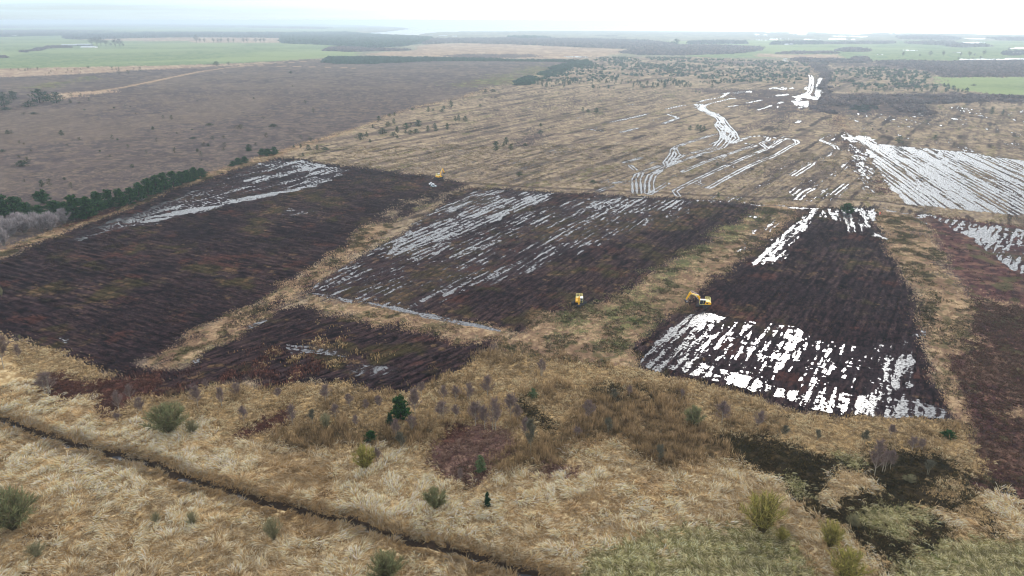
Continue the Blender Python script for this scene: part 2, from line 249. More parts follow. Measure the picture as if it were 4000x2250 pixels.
PAL = {  # surface colours (sRGB albedo): three tones and how much each field of noise mixes them
    MID: ((142, 124, 102), (118, 102, 88), (160, 142, 116)), HEA: ((92, 80, 76), (76, 67, 67), (110, 96, 84)), PEAT: ((36, 28, 31), (51, 39, 42), (23, 18, 21)),
    STRAW: ((170, 144, 104), (134, 110, 78), (196, 174, 136)), PAST: ((108, 122, 82), (120, 130, 90), (98, 114, 76)), RUST: ((78, 50, 44), (56, 38, 36), (98, 66, 56)),
    OLIV: ((48, 40, 28), (36, 34, 22), (68, 56, 38)), TUSS: ((132, 126, 84), (104, 104, 64), (160, 150, 108)), STEM: ((112, 92, 66), (84, 72, 50), (132, 108, 80)),
    CORR: ((144, 119, 92), (120, 96, 78), (162, 138, 108)), DRY: ((158, 134, 110), (140, 116, 98), (172, 150, 124)), GHEA: ((82, 84, 56), (92, 78, 60), (116, 112, 74)),
    SALT: ((126, 122, 100), (112, 110, 92), (142, 136, 112)), RPEAT: ((78, 52, 52), (56, 40, 42), (108, 80, 70)), SCRB: ((86, 73, 70), (68, 59, 59), (106, 90, 80)),
    GOLD: ((150, 124, 86), (112, 92, 66), (174, 148, 108)), MAUV: ((112, 86, 76), (86, 62, 58), (134, 108, 92)), SAND: ((150, 145, 130), (140, 135, 122), (165, 160, 145)), EDGE: ((150, 120, 80),)*3}
PALL = {k: [lin(c) for c in v] for k, v in PAL.items()}

def classify(x, y):
    r = np.hypot(x, y)
    w = np.minimum(r, 4000)*.011
    sc = 6.0 + np.minimum(r, 4000)*.02
    sc = 9.0*np.exp(np.round(np.log(np.maximum(sc, 1)/9.0)/.7)*.7)
    wx = (fbm(x/sc, y/sc, 3, 4)-.5)*4*w; wy = (fbm(x/sc, y/sc, 31, 4)-.5)*4*w
    f1 = np.exp2(np.round(np.log2(np.maximum(r*.006, .8)))); jj = np.minimum(r, 4000)*.009
    wx = wx+(fbm(x/f1, y/f1, 401, 2)-.5)*2*jj; wy = wy+(fbm(x/f1, y/f1, 403, 2)-.5)*4*jj
    pn = .72*fbm(x/np.maximum(sc*.45, 1), y/np.maximum(sc*.45, 1), 77, 4)+.28*fbm(x/f1/1.6, y/f1/1.6, 405, 2)
    z = np.zeros(x.shape, np.int8); fld = np.zeros(x.shape, np.int8)
    for zz, poly, wp, prob, den in Z:
        m = inside(poly, x+wx*wp, y+wy*wp)
        if prob < 1: m &= pn < (.5 + .52*(prob-.5)) if prob >= .5 else pn < (.5 - .62*(.5-prob))
        z[m] = zz; fld[m] = den
    return z, fld

# ------------------------------------------------------------------ standing water
WET = []
def wet(fr, l, deg, dens, sa, sc, warp=.6): WET.append((pts(fr, l), deg, dens, sa, sc, warp))
D1 = 74; D2 = 57; DR = 77
wet('F', [(765, 738), (870, 668), (1000, 588), (1170, 487), (1210, 478), (1340, 482), (1400, 487), (1330, 515), (1240, 560), (1100, 640), (960, 700), (830, 752)], 61, .34, 9, 1.5)
wet('F', [(1000, 610), (1080, 575), (1260, 505), (1380, 488), (1400, 492), (1300, 535), (1200, 570), (1060, 640), (970, 640)], 61, .42, 14, 1.8)
wet('F', [(830, 752), (960, 700), (1100, 640), (1300, 540), (1500, 490), (1760, 502), (1700, 560), (1500, 620), (1350, 680), (1180, 735), (1050, 788)], 61, .17, 9, 1.3)
wet('F', [(1100, 735), (1180, 700), (1290, 660), (1300, 672), (1200, 712), (1120, 750)], 61, .4, 10, 1.5)
wet('F', [(765, 738), (800, 735), (900, 757), (1010, 776), (1140, 801), (1255, 829), (1258, 834), (1130, 812), (1000, 786), (880, 764)], -30, .62, 12, 2)
wet('F', [(1150, 803), (1230, 822), (1258, 830), (1255, 836), (1180, 820)], -30, .95, 12, 4, .3)
wet('F', [(1480, 498), (1760, 503), (1700, 530), (1500, 540)], 57, .3, 10, 1.6)
wet('F', [(180, 600), (250, 565), (400, 515), (560, 450), (680, 402), (760, 404), (880, 428), (820, 460), (650, 500), (520, 530), (400, 560), (260, 585), (200, 610)], 62, .26, 10, 2.2)
wet('F', [(240, 572), (330, 553), (430, 535), (560, 505), (700, 482), (800, 462), (790, 470), (650, 500), (520, 526), (400, 556), (260, 580)], 20, .74, 16, 3, .5)
wet('F', [(640, 412), (760, 404), (880, 430), (800, 440)], 62, .42, 14, 3.0)
wet('F', [(720, 522), (800, 530), (780, 545), (700, 540)], 30, .2, 8, 2)
wet('F', [(720, 865), (860, 880), (880, 900), (800, 892), (730, 885)], -20, .45, 6, 1.2)
wet('F', [(880, 915), (1000, 925), (990, 960), (880, 950)], 47, .25, 5, .9)
wet('F', [(625, 825), (640, 810), (662, 800), (672, 808), (640, 828)], 40, .6, 5, 1.5)
wet('F', [(470, 905), (500, 900), (490, 918)], 40, .4, 4, 1.5)
wet('F', [(130, 852), (170, 856), (165, 868), (140, 864)], -30, .4, 4, 1)
wet('F', [(2050, 524), (2070, 526), (2000, 600), (1960, 660), (1900, 670), (1895, 655), (1960, 595)], D2, .36, 12, 1.1)
wet('F', [(1985, 590), (1975, 640), (1910, 668), (1900, 655), (1950, 600)], D2, .5, 10, 1.1)
wet('F', [(2080, 522), (2196, 524), (2200, 570), (2150, 590), (2120, 560), (2070, 545)], 70, .45, 7, 1.4)
wet('F', [(2185, 530), (2200, 525), (2195, 545), (2180, 550)], 70, .9, 8, 3, .3)
wet('F', [(2200, 580), (2225, 590), (2220, 605), (2195, 595)], 100, .5, 5, 1.5)
wet('F', [(1606, 917), (1700, 800), (1745, 786), (1830, 800), (1800, 850), (1700, 900), (1660, 940)], D2, .42, 9, 1.3)
wet('F', [(1640, 870), (1745, 786), (1830, 802), (1990, 818), (2060, 855), (2170, 872), (2290, 850), (2300, 1000), (2390, 1055), (2100, 1045), (1900, 965), (1640, 925)], 58, .22, 7, 1.5)
wet('F', [(1700, 905), (1720, 900), (1850, 940), (1990, 985), (2120, 990), (2300, 1010), (2390, 1035), (2395, 1056), (2250, 1046), (2100, 1045), (1960, 1000), (1840, 970), (1720, 935)], 58, .5, 6, 1.8)
wet('F', [(2060, 1000), (2120, 985), (2200, 1010), (2200, 1040), (2110, 1030)], 58, .58, 6, 1.8)
wet('F', [(2225, 900), (2290, 890), (2300, 985), (2250, 980), (2220, 950)], 58, .62, 7, 2)
wet('F', [(1720, 790), (1760, 785), (1830, 800), (1800, 815), (1740, 808)], D2, .6, 6, 2)
wet('F', [(2290, 850), (2340, 800), (2330, 850)], 80, .2, 5, 2)
wet('3', [(1330, 1010), (1400, 1010), (1500, 1075), (1800, 1100), (2100, 1130), (2700, 1215), (3300, 1260), (3300, 1660), (2574, 1610), (2100, 1560), (1700, 1520), (1600, 1420), (1480, 1280), (1390, 1130)], DR+.5, .70, 30, 1.45, .3)
wet('6', [(1880, 185), (2100, 220), (2574, 290), (3200, 380), (3200, 1000), (2620, 660), (2520, 600), (2440, 540), (2300, 440), (2150, 330), (2000, 260)], 50, .5, 10, 1.7)
wet('6', [(1750, 170), (1900, 180), (1860, 260), (1780, 200)], 20, .3, 10, 2)
wet('6', [(1500, 125), (1780, 180), (1800, 195), (1600, 155)], -14, .5, 10, 2)
wet('6', [(540, 190), (820, 160), (720, 290), (440, 470), (420, 460), (560, 330)], D2, .12, 6, 1.5)
wet('6', [(1060, 130), (0, 60), (0, 70), (1060, 145)], -8, .3, 8, 2)
wet('3', [(1200, 960), (1330, 1000), (1440, 1250), (1480, 1449), (1400, 1449), (1290, 1180)], DR, .35, 8, 2)
wet('3', [(1210, 1010), (1330, 1020), (1460, 1040), (1440, 1070), (1330, 1060), (1220, 1050)], -10, .6, 12, 4)
wet('3', [(1240, 850), (2100, 790), (2700, 830), (2700, 1230), (2100, 1130), (1800, 1095), (1400, 1000)], DR, .05, 14, 6)
wet('3', [(200, 1000), (1200, 1000), (1300, 1300), (1300, 1500), (0, 1500)], 56, .05, 22, 2.0)
wet('2', [(1000, 800), (2574, 700), (2574, 1400), (400, 1300), (800, 1000)], 56, .018, 22, 1.8)
wet('t', [(1450, 670), (1470, 560), (1420, 520), (1450, 460), (1380, 440), (1300, 395), (1250, 360), (1190, 350), (1170, 310), (1250, 300), (1310, 370), (1430, 400), (1530, 460), (1510, 500), (1560, 550), (1600, 590), (1640, 640), (1690, 690), (1620, 750), (1500, 700)], 100, .3, 16, 1.0, .5)
wet('t', [(840, 990), (850, 940), (910, 860), (930, 800), (990, 790), (980, 860), (1010, 900), (920, 1000)], 75, .25, 12, 1.0, .5)
wet('t', [(1960, 140), (2060, 120), (2300, 110), (2290, 140)], 10, .3, 25, 8)
wet('b', [(1290, 790), (1400, 785), (1430, 850), (1560, 845), (1650, 965), (1500, 965), (1340, 1005), (1420, 950), (1300, 920)], 40, .86, 30, 6, .3)
wet('b', [(1210, 765), (1400, 735), (1500, 705), (1610, 740), (1830, 775), (1820, 825), (1700, 825), (1540, 790)], 10, .92, 40, 10, .3)
wet('b', [(740, 785), (880, 740), (1180, 695), (1220, 720), (900, 765)], 10, .75, 40, 8, .3)
wet('b', [(1030, 610), (1070, 555), (1150, 595), (1280, 560), (1310, 590), (1120, 622)], 10, .75, 40, 12, .3)
wet('b', [(1450, 625), (1540, 545), (1585, 560), (1550, 622)], 60, .85, 40, 12, .3)
wet('b', [(920, 960), (1000, 950), (1020, 1000), (930, 1010)], 30, .6, 20, 6, .3)
wet('b', [(0, 700), (400, 650), (500, 640), (480, 670), (0, 720)], 20, .5, 40, 6, .3)
wet('b', [(1820, 680), (1850, 600), (1895, 640), (1890, 680)], 60, .8, 20, 6, .3)
for l in ([(650, 236), (720, 238), (740, 244), (650, 243)], [(820, 240), (960, 238), (960, 249), (830, 248)], [(840, 254), (960, 254), (960, 261), (860, 261)], [(680, 287), (830, 287), (830, 294), (680, 294)],
          [(940, 290), (1060, 288), (1060, 296), (940, 296)], [(1120, 287), (1320, 287), (1320, 296), (1120, 296)], [(1150, 268), (1420, 268), (1420, 277), (1150, 277)], [(1550, 247), (1640, 247), (1640, 254), (1550, 254)], [(1220, 236), (1400, 240), (1340, 256), (1250, 254)],
          [(570, 255), (660, 256), (660, 262), (570, 262)], [(570, 272), (680, 272), (680, 278), (570, 278)], [(580, 295), (740, 293), (740, 300), (580, 300)], [(1650, 370), (1790, 370), (1790, 377), (1650, 377)], [(1480, 403), (1520, 403), (1520, 410), (1480, 410)],
          [(2130, 283), (2290, 283), (2290, 291), (2130, 291)], [(2110, 312), (2290, 312), (2290, 320), (2110, 320)], [(2460, 356), (2700, 356), (2700, 366), (2460, 366)], [(2090, 437), (2574, 434), (2700, 440), (2574, 447), (2100, 445)], [(2040, 388), (2110, 388), (2110, 393), (2040, 393)]):
    wet('3', l, 0, .8, 300, 60, .1)
for l in ([(1900, 260), (2070, 262), (2070, 270), (1900, 268)], [(2060, 276), (2140, 276), (2140, 282), (2060, 282)], [(1660, 418), (1850, 420), (1850, 427), (1700, 427)]):
    wet('2', l, 0, .8, 300, 60, .1)
TRK = []   # wheel ruts full of water: (line, half gauge, rut half width, how unbroken)
def trk(fr, l, g=1.35, w=.62, k=.9): TRK.append((pts(fr, l), g, w, k))
for l in ([(515, 1300), (505, 1150), (540, 1090), (640, 1050), (800, 990), (880, 970), (1050, 880), (1400, 790), (1480, 700), (1490, 660)], [(565, 1300), (552, 1150), (585, 1080)],
          [(650, 1300), (650, 1180), (680, 1100), (850, 1010), (1000, 950), (1100, 920), (1300, 850), (1500, 790), (1560, 720), (1540, 660)], [(705, 1290), (700, 1180), (730, 1100), (800, 1050)],
          [(870, 1000), (850, 960), (920, 870), (940, 800), (980, 780), (1100, 740), (1250, 690), (1420, 640)], [(920, 980), (960, 920), (1000, 870), (960, 800)],
          [(1200, 310), (1050, 320), (860, 360)], [(1220, 290), (1300, 260), (1480, 230), (1560, 180)], [(1250, 350), (1300, 320), (1350, 300), (1560, 250), (1590, 240), (1660, 250)],
          [(1000, 1330), (960, 1280), (1000, 1250), (1200, 1150), (1500, 1010), (1800, 880), (2000, 800), (1920, 745), (2000, 710), (2020, 680), (1980, 675)],
          [(2030, 790), (2140, 720), (2200, 690), (2130, 690), (2000, 672)], [(1350, 1240), (1500, 1150), (1700, 1040), (1900, 950), (2100, 870), (2250, 780), (2330, 740), (2320, 710), (2270, 695), (2200, 690)],
          [(1050, 1060), (1280, 960), (1450, 900), (1750, 800), (1850, 770), (1760, 745)], [(1600, 740), (1800, 670), (1900, 660)], [(890, 420), (950, 440), (1000, 460), (920, 490), (840, 520)],
          [(240, 510), (420, 470), (630, 420)], [(100, 1280), (260, 1220)], [(680, 1310), (880, 1190)], [(460, 990), (520, 1040)], [(1500, 185), (1850, 155)], [(300, 1185), (440, 1165)], [(400, 960), (580, 905)], [(0, 590), (120, 600)], [(360, 620), (540, 575)],
          [(2340, 1370), (2420, 1290), (2500, 1250)]):
    trk('t', l)
for l in ([(1190, 310), (1270, 350), (1340, 400), (1420, 440), (1460, 490), (1430, 550), (1480, 610), (1500, 680)], [(1250, 300), (1310, 370), (1420, 420), (1500, 460), (1480, 520), (1540, 580), (1600, 640), (1560, 700)],
          [(1230, 360), (1330, 410), (1440, 460), (1480, 520), (1520, 570), (1500, 640), (1540, 700)], [(1440, 430), (1510, 480), (1560, 550), (1630, 620), (1660, 690), (1590, 740)], [(1420, 530), (1470, 560), (1560, 610), (1640, 660)]): trk('t', l, 1.5, .6, .92)
for l in ([(1560, 715), (1620, 640), (1640, 560), (1650, 480), (1650, 400), (1620, 330)],): trk('b', l, 2.2, 1.2, .9)
for l in ([(1785, 760), (1765, 660), (1785, 560), (1805, 480), (1835, 380)],): trk('b', l, 1.2, 1.7, .9)
for l in ([(550, 1035), (700, 990), (850, 930)], [(0, 960), (180, 935)], [(350, 890), (630, 830)], [(960, 900), (1060, 870)], [(1340, 1290), (1420, 1240)]): trk('b', l, 1.2, .9, .7)
for l in ([(1060, 1045), (1170, 1090), (1180, 1110)], [(1150, 1449), (1250, 1370)], [(860, 1310), (1000, 1220)], [(220, 1400), (520, 1240)]): trk('3', l)
STREAM = pts('7', [(-700, 210), (-300, 255), (0, 305), (110, 340), (180, 375), (300, 412), (450, 465), (560, 500), (680, 522), (800, 560), (930, 588), (1060, 620), (1200, 668), (1300, 712), (1400, 748), (1500, 785), (1620, 828), (1740, 855), (1850, 882), (1980, 925), (2100, 945), (2230, 985), (2350, 1015), (2460, 1050)] )
STREAM = np.vstack([STREAM, pts('8', [(80, 1060), (200, 1110), (290, 1145), (380, 1168), (470, 1195), (570, 1225), (680, 1245), (780, 1270), (920, 1310), (1050, 1355), (1180, 1400), (1320, 1440), (1500, 1500), (1900, 1640)])])
SHORE = pts('P', [(-9000, 82.3), (560, 82.6), (900, 88), (1100, 95), (1325, 97), (1500, 104), (1600, 112), (1530, 121), (1440, 128), (1440, 134), (1540, 136), (1700, 138), (1815, 143), (1760, 139), (1640, 134), (1700, 127), (1755, 125), (1902, 122.5), (2300, 120.5), (2675, 121), (3175, 124),
     (3260, 130), (3330, 133), (3400, 129), (3437, 126), (3700, 130), (4000, 135), (4600, 142), (9000, 200), (9000, 81.6), (-9000, 81.6)])
SANDP = pts('P', [(1456, 98), (2600, 104), (2675, 121), (1902, 122), (1755, 124), (1640, 131), (1560, 118), (1610, 112)])

def wetness(x, y):
    """> 0 where water stands"""
    r = np.hypot(x, y); s = np.full(x.shape, -1.0, np.float32)
    w = np.minimum(r, 4000)*.008
    wx = (fbm(x/9, y/9, 103, 3)-.5)*4*w; wy = (fbm(x/9, y/9, 131, 3)-.5)*4*w
    for poly, deg, dens, sa, sc, wp in WET:
        m = np.nonzero(inside(poly, x+wx*wp, y+wy*wp))[0]
        if len(m) == 0: continue
        xs, ys = x[m], y[m]
        n = aniso(xs, ys, deg, sa*.6, sc*.42, 5, 2)*.42 + aniso(xs, ys, deg+90, 2.4, .6, 8, 2)*.2 + fbm(xs/.7, ys/.7, 9, 2)*.22 + aniso(xs, ys, deg, sa*2.6, sc*2.6, 15, 2)*.38
        if 1.0 < sc < 3: n = n + (.11 if abs(deg-DR-.5) < .1 else .06)*stripe(xs, ys, deg)
        ref = np.hypot(xs, ys) < 3*np.hypot(*poly.mean(0)); q = np.quantile(n[ref] if ref.any() else n, 1-dens)
        s[m] = np.maximum(s[m], (n-q)*3.6)
    bn = fbm(x/4.0, y/4.0, 55, 2); fr_ = smooth(500, 900, r)
    for line, g, hw, k in TRK:
        d, _ = pdist(line, x, y, g+hw+3)
        m = d < g+hw+2
        hw_ = hw*(1+.4*fr_[m]); v = (hw_ - np.abs(d[m]-g))/hw_*.5 + (k-1)*.6 + (bn[m]-.40)*.9
        s[m] = np.maximum(s[m], v)
    s[inside(SHORE, x, y)] = 3.0
    m = np.nonzero(inside(SANDP, x, y))[0]
    s[m] = np.where((y[m] > 9000) & (fbm(x[m]/1400, y[m]/900, 5, 3) < .56), 3.0, s[m])
    return s

def smooth(a, b, v):
    t = np.clip((v-a)/(b-a), 0, 1); return t*t*(3-2*t)

def terrain(x, y):
    """height, colour, zone for ground positions"""
    n = len(x); r = np.hypot(x, y)
    jr = np.minimum(r, 1500)*.004; z, fld = classify(x+RNG.normal(0, 1, n)*jr, y+RNG.normal(0, 1, n)*jr*1.5)
    s = wetness(x, y)
    fg = np.isin(z, (STRAW, GOLD, RUST, OLIV, TUSS, STEM, MAUV)) & (r < 300)
    lodn = np.clip(1-(r-900)/1500, 0.0, 1)
    rr = np.maximum(r, 60)
    fine = np.maximum(.5, rr*.0024)          # smallest useful wavelength
    fine = np.exp2(np.round(np.log2(fine)*1.0))
    # ----- heights
    h = .10 + .12*lodn*fbm(x/3, y/3, 21, 3)
    pe = z == PEAT
    deg = np.select([fld == 1, fld == 2, fld == 3, fld == 4], [-27., 60., 48., 57.], 56.)
    c = np.cos(np.radians(deg)); sn = np.sin(np.radians(deg)); al = x*c+y*sn; ac = -x*sn+y*c
    ridge = fbm(al/14, ac/1.5, 41, 3)
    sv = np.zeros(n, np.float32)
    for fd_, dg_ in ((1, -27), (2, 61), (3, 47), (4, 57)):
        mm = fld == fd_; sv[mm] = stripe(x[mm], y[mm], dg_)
    h = np.where(pe, .06+.26*ridge-.09*sv, h)
    lump = fbm(x/1.9, y/1.9, 61, 3); big = fbm(x/7, y/7, 63, 2)
    near = smooth(330, 210, r)
    h = h + near*np.where(fg, .25+1.0*big*.5+.7*(lump-.3), 0)
    h = np.where(z == RPEAT, h+.5*near*lump, h)
    wavy = z == TUSS
    h = np.where(wavy & (r < 300), h+.35*np.abs(np.sin(x*1.25+.3*np.sin(y*.9)))*np.abs(np.sin(y*.75+.5*np.sin(x*.5))), h)
    # water bed
    h = np.where(s > -.25, np.minimum(h, .02 - s*.32), h)
    h = np.maximum(h, -.8)
    # ----- colours
    P = np.zeros((n, 3, 3), np.float32)
    for k, v in PALL.items():
        m = z == k
        if m.any(): P[m] = np.array(v)
    lo = .6*fbm(x/(fine*7), y/(fine*5), 81, 3)+.4*fbm(x/(fine*1.6), y/(fine*1.6), 85, 2)
    st = fbm(al/(fine*9), ac/(fine*1.6), 87, 3)
    mixv = np.where(np.isin(z, (MID, PEAT, RPEAT, CORR)), .5*lo+.5*st, lo)
    a = smooth(.40, .60, mixv)[:, None]; b = smooth(.5, .72, fbm(x/(fine*3), y/(fine*2), 91, 3))[:, None]
    col = P[:, 0]*(1-a)+P[:, 1]*a
    col = col*(1-b)+P[:, 2]*b
    # mown moor: bands of pale grass, brown litter and dark heather along the old rows
    m = z == MID
    band = fbm(al/170, ac/8, 95, 3)[m]; fl = fbm(al/(fine*26), ac/(fine*2.4), 97, 3)[m]*.7+.3*fbm(x/(fine*4), y/(fine*8), 96, 2)[m]
    t = .9*smooth(.50, .64, band*.5+fl*.5)[:, None]; cm = col[m]*(1-t)+lin((92, 80, 72))*t
    g = smooth(.60, .72, fbm(al/30, ac/8, 99, 3)[m]*.6+lump[m]*.4)[:, None]; cm = cm*(1-.75*g)+lin((96, 94, 56))*.75*g
    dk = smooth(.62, .70, fl)[:, None]; cm = cm*(1-dk)+lin((66, 56, 52))*dk
    cm = cm*(.8+.4*vn(x[m]/(fine[m]*1.6), y[m]/(fine[m]*1.6), 98)[:, None]); col[m] = cm
    m = z == CORR
    t = smooth(.48, .64, .35*fbm(al/(fine*10), ac/(fine*2.4), 131, 3)[m]+.65*fbm(x/9, y/9, 133, 4)[m])[:, None]; cm = col[m]; cm = cm*(1-.7*t)+lin((104, 82, 66))*.7*t
    t = smooth(.58, .68, fbm(x/3, y/3, 135, 3)[m])[:, None]; cm = cm*(1-.7*t)+lin((90, 84, 58))*.6*t
    col[m] = cm*(.86+.28*vn(x[m]/(fine[m]*1.4), y[m]/(fine[m]*1.4), 137)[:, None])
    # cleared peat: purple brown litter, olive moss, rusty bits, pale stubble flecks
    m = pe
    f1 = fbm(x/26, y/26, 111, 3)[m]; f2 = fbm(al/(fine*5), ac/(fine*1.1), 113, 3)[m]; f3 = fbm(x/3.2, y/2.4, 115, 3)[m]; fd = fld[m]
    cm = col[m]
    bias = np.select([fd == 2, fd == 3], [.03, .02], -.03)
    t = smooth(.48, .62, f1*.4+f2*.6+bias)[:, None]; cm = cm*(1-.8*t)+lin((70, 54, 53))*.8*t
    t = smooth(.56, .68, f1*.5+fbm(x/8, y/8, 117, 3)[m]*.5+bias)[:, None]; cm = cm*(1-.7*t)+lin((62, 56, 34))*.7*t
    t = smooth(.62, .70, fbm(x/12, y/9, 119, 3)[m]*.7+f2*.3)[:, None]; cm = cm*(1-.7*t)+lin((80, 52, 46))*.6*t
    t = smooth(.62, .72, f3*.6+f1*.4+bias)[:, None]; cm = cm*(1-.75*t)+lin((120, 96, 72))*.55*t
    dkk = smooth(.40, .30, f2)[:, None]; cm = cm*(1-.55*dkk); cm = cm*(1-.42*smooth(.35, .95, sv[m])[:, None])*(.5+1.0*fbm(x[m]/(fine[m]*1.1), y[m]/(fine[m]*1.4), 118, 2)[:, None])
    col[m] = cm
    m = z == RPEAT
    t = smooth(.52, .64, fbm(x/14, y/22, 121, 4)[m])[:, None]; tg = smooth(.60, .68, fbm(x/6, y/6, 125, 3)[m])[:, None]
    cm = col[m]; cm = cm*(1-.6*t)+lin((110, 88, 72))*.6*t; cm = cm*(1-.6*tg)+lin((74, 76, 48))*.6*tg; col[m] = cm
    m = z == HEA
    t = smooth(.5, .66, fbm(x/90, y/120, 127, 3)[m])[:, None]; col[m] = col[m]*(1-.45*t)+lin((112, 98, 86))*.45*t
    c0 = col[z == HEA]; mh = z == HEA; col[mh] = c0*(.72+.56*fbm(x[mh]/(fine[mh]*2), y[mh]/(fine[mh]*5), 128, 3)[:, None])
    m = z == PAST
    t = smooth(.45, .6, fbm(x/350, y/260, 129, 3)[m])[:, None]; col[m] = col[m]*(1-.7*t)+lin((136, 146, 98))*.7*t
    # pale track across the heather
    for fr, l, hw in (('1', [(560, 700), (730, 680), (900, 655), (1160, 602), (1300, 572), (1480, 536), (1640, 512), (1800, 493), (2100, 469), (2300, 455)], 5.5), ('1', [(1800, 489), (2150, 494), (2574, 505)], 4.5), ('2', [(0, 503), (110, 508)], 4.5)):
        d, _ = pdist(pts(fr, l), x, y, 30); t = (smooth(hw*1.4, hw*.6, d+(lo-.5)*8)*.9)[:, None]; col = col*(1-t)+lin((166, 140, 112))*t
    # field hedgerow and drain lines in the far pasture
    for fr, l, hw in (('3', [(0, 1010), (430, 1000), (700, 1020), (1200, 1040)], 1.6), ('2', [(950, 1362), (1400, 1395), (2000, 1420), (2574, 1445)], 2.0), ('3', [(0, 1449), (400, 1462), (640, 1475), (1000, 1470), (1500, 1500), (1720, 1530)], 1.8)):
        d, _ = pdist(pts(fr, l), x, y, 12); t = (smooth(hw*1.5, hw*.5, d)*.8)[:, None]; col = col*(1-t)+lin((70, 58, 58))*t
    # muddy margin round water and tracks
    wm = smooth(-.9, -.1, s)[:, None]*.75; col = col*(1-wm*.8)+lin((56, 47, 50))*wm*.8
    # stream: a cut with dark banks
    d, sg = pdist(STREAM, x, y, 14)
    wob = (fbm(x/2.2, y/2.2, 141, 3)-.5)*1.6
    dd = d + wob
    near_s = d < 13
    trench = smooth(1.35, .5, dd)
    bank = smooth(3.4+sg*1.2, .9, dd)
    h = np.where(near_s, h*(1-trench)+trench*(.06+.9*(fbm(x/4, y/4, 143, 2)-.40)), h)
    bt = (bank*(.62+.38*sg*(1-trench))+trench)[:, None]*near_s[:, None]; bt = np.clip(bt, 0, 1)
    col = col*(1-bt)+lin((52, 42, 34))*bt
    m = s > .1
    col[m] = lin((42, 36, 38))
    # land lifts very gently far away on the left
    far = smooth(4000, 9000, r)*smooth(2000, -3500, x)
    h = np.where(s < 1, h+far*26*fbm(x/2600, y/2600, 151, 2), h)
    h = np.where(inside(SHORE, x, y), -1.0, h)
    return h.astype(np.float32), np.clip(col, 0, 1).astype(np.float32), z, s

# ------------------------------------------------------------------ materials
def mat_attr(name, rough=.9, noise=0, bump=0, spec=.2, var=.0, trans=0.0):
    m = bpy.data.materials.new(name); m.use_nodes = True; t = m.node_tree; b = t.nodes['Principled BSDF']
    b.inputs['Roughness'].default_value = rough; b.inputs['Specular IOR Level'].default_value = spec
    at = t.nodes.new('ShaderNodeAttribute'); at.attribute_name = 'Col'; out = at.outputs['Color']
    if noise:
        tcn = t.nodes.new('ShaderNodeTexCoord'); n = t.nodes.new('ShaderNodeTexNoise'); n.inputs['Scale'].default_value = noise; n.inputs['Detail'].default_value = 6
        t.links.new(tcn.outputs['Object'], n.inputs['Vector'])
        r = t.nodes.new('ShaderNodeMapRange'); r.inputs['From Min'].default_value = .3; r.inputs['From Max'].default_value = .7
        r.inputs['To Min'].default_value = 1-var; r.inputs['To Max'].default_value = 1+var; t.links.new(n.outputs[0], r.inputs[0])
        v = t.nodes.new('ShaderNodeVectorMath'); v.operation = 'SCALE'; t.links.new(out, v.inputs[0]); t.links.new(r.outputs[0], v.inputs['Scale']); out = v.outputs[0]
        if bump:
            bp = t.nodes.new('ShaderNodeBump'); bp.inputs['Strength'].default_value = .7; bp.inputs['Distance'].default_value = bump; t.links.new(n.outputs[0], bp.inputs['Height']); t.links.new(bp.outputs[0], b.inputs['Normal'])
    t.links.new(out, b.inputs['Base Color'])
    return m
def mat(name, c, rough=.5, metal=0, spec=.5, var=.08, scale=3.0):
    m = bpy.data.materials.new(name); m.use_nodes = True; t = m.node_tree; b = t.nodes['Principled BSDF']
    b.inputs['Roughness'].default_value = rough; b.inputs['Metallic'].default_value = metal; b.inputs['Specular IOR Level'].default_value = spec
    c = lin(c); n = t.nodes.new('ShaderNodeTexNoise'); n.inputs['Scale'].default_value = scale; n.inputs['Detail'].default_value = 5
    tcn = t.nodes.new('ShaderNodeTexCoord'); t.links.new(tcn.outputs['Object'], n.inputs['Vector'])
    mx = t.nodes.new('ShaderNodeMix'); mx.data_type = 'RGBA'; t.links.new(n.outputs[0], mx.inputs[0])
    mx.inputs[6].default_value = (*np.clip(c*(1-var*2), 0, 1), 1); mx.inputs[7].default_value = (*np.clip(c*(1+var*2), 0, 1), 1)
    t.links.new(mx.outputs[2], b.inputs['Base Color'])
    return m
M_GROUND = mat_attr('ground', 1.0, 1.3, .12, 0.0, .2)
M_VEG = mat_attr('vegetation', .9, 0, 0, .04)
_t = M_VEG.node_tree; _tr = _t.nodes.new('ShaderNodeBsdfTranslucent'); _mx = _t.nodes.new('ShaderNodeMixShader'); _mx.inputs[0].default_value = .38
_t.links.new([n for n in _t.nodes if n.type == 'ATTRIBUTE'][0].outputs['Color'], _tr.inputs[0]); _t.links.new(_t.nodes['Principled BSDF'].outputs[0], _mx.inputs[1]); _t.links.new(_tr.outputs[0], _mx.inputs[2])
_t.links.new(_mx.outputs[0], _t.nodes['Material Output'].inputs[0])
M_WATER = bpy.data.materials.new('water'); M_WATER.use_nodes = True
_t = M_WATER.node_tree; _b = _t.nodes['Principled BSDF']; _b.inputs['Base Color'].default_value = (.045, .045, .05, 1)
_b.inputs['Roughness'].default_value = .19; _b.inputs['IOR'].default_value = 1.6
_n = _t.nodes.new('ShaderNodeTexNoise'); _n.inputs['Scale'].default_value = .9; _n.inputs['Detail'].default_value = 3
_c = _t.nodes.new('ShaderNodeTexCoord'); _t.links.new(_c.outputs['Object'], _n.inputs['Vector'])
_p = _t.nodes.new('ShaderNodeBump'); _p.inputs['Strength'].default_value = .12; _p.inputs['Distance'].default_value = .05
_t.links.new(_n.outputs[0], _p.inputs['Height']); _t.links.new(_p.outputs[0], _b.inputs['Normal'])

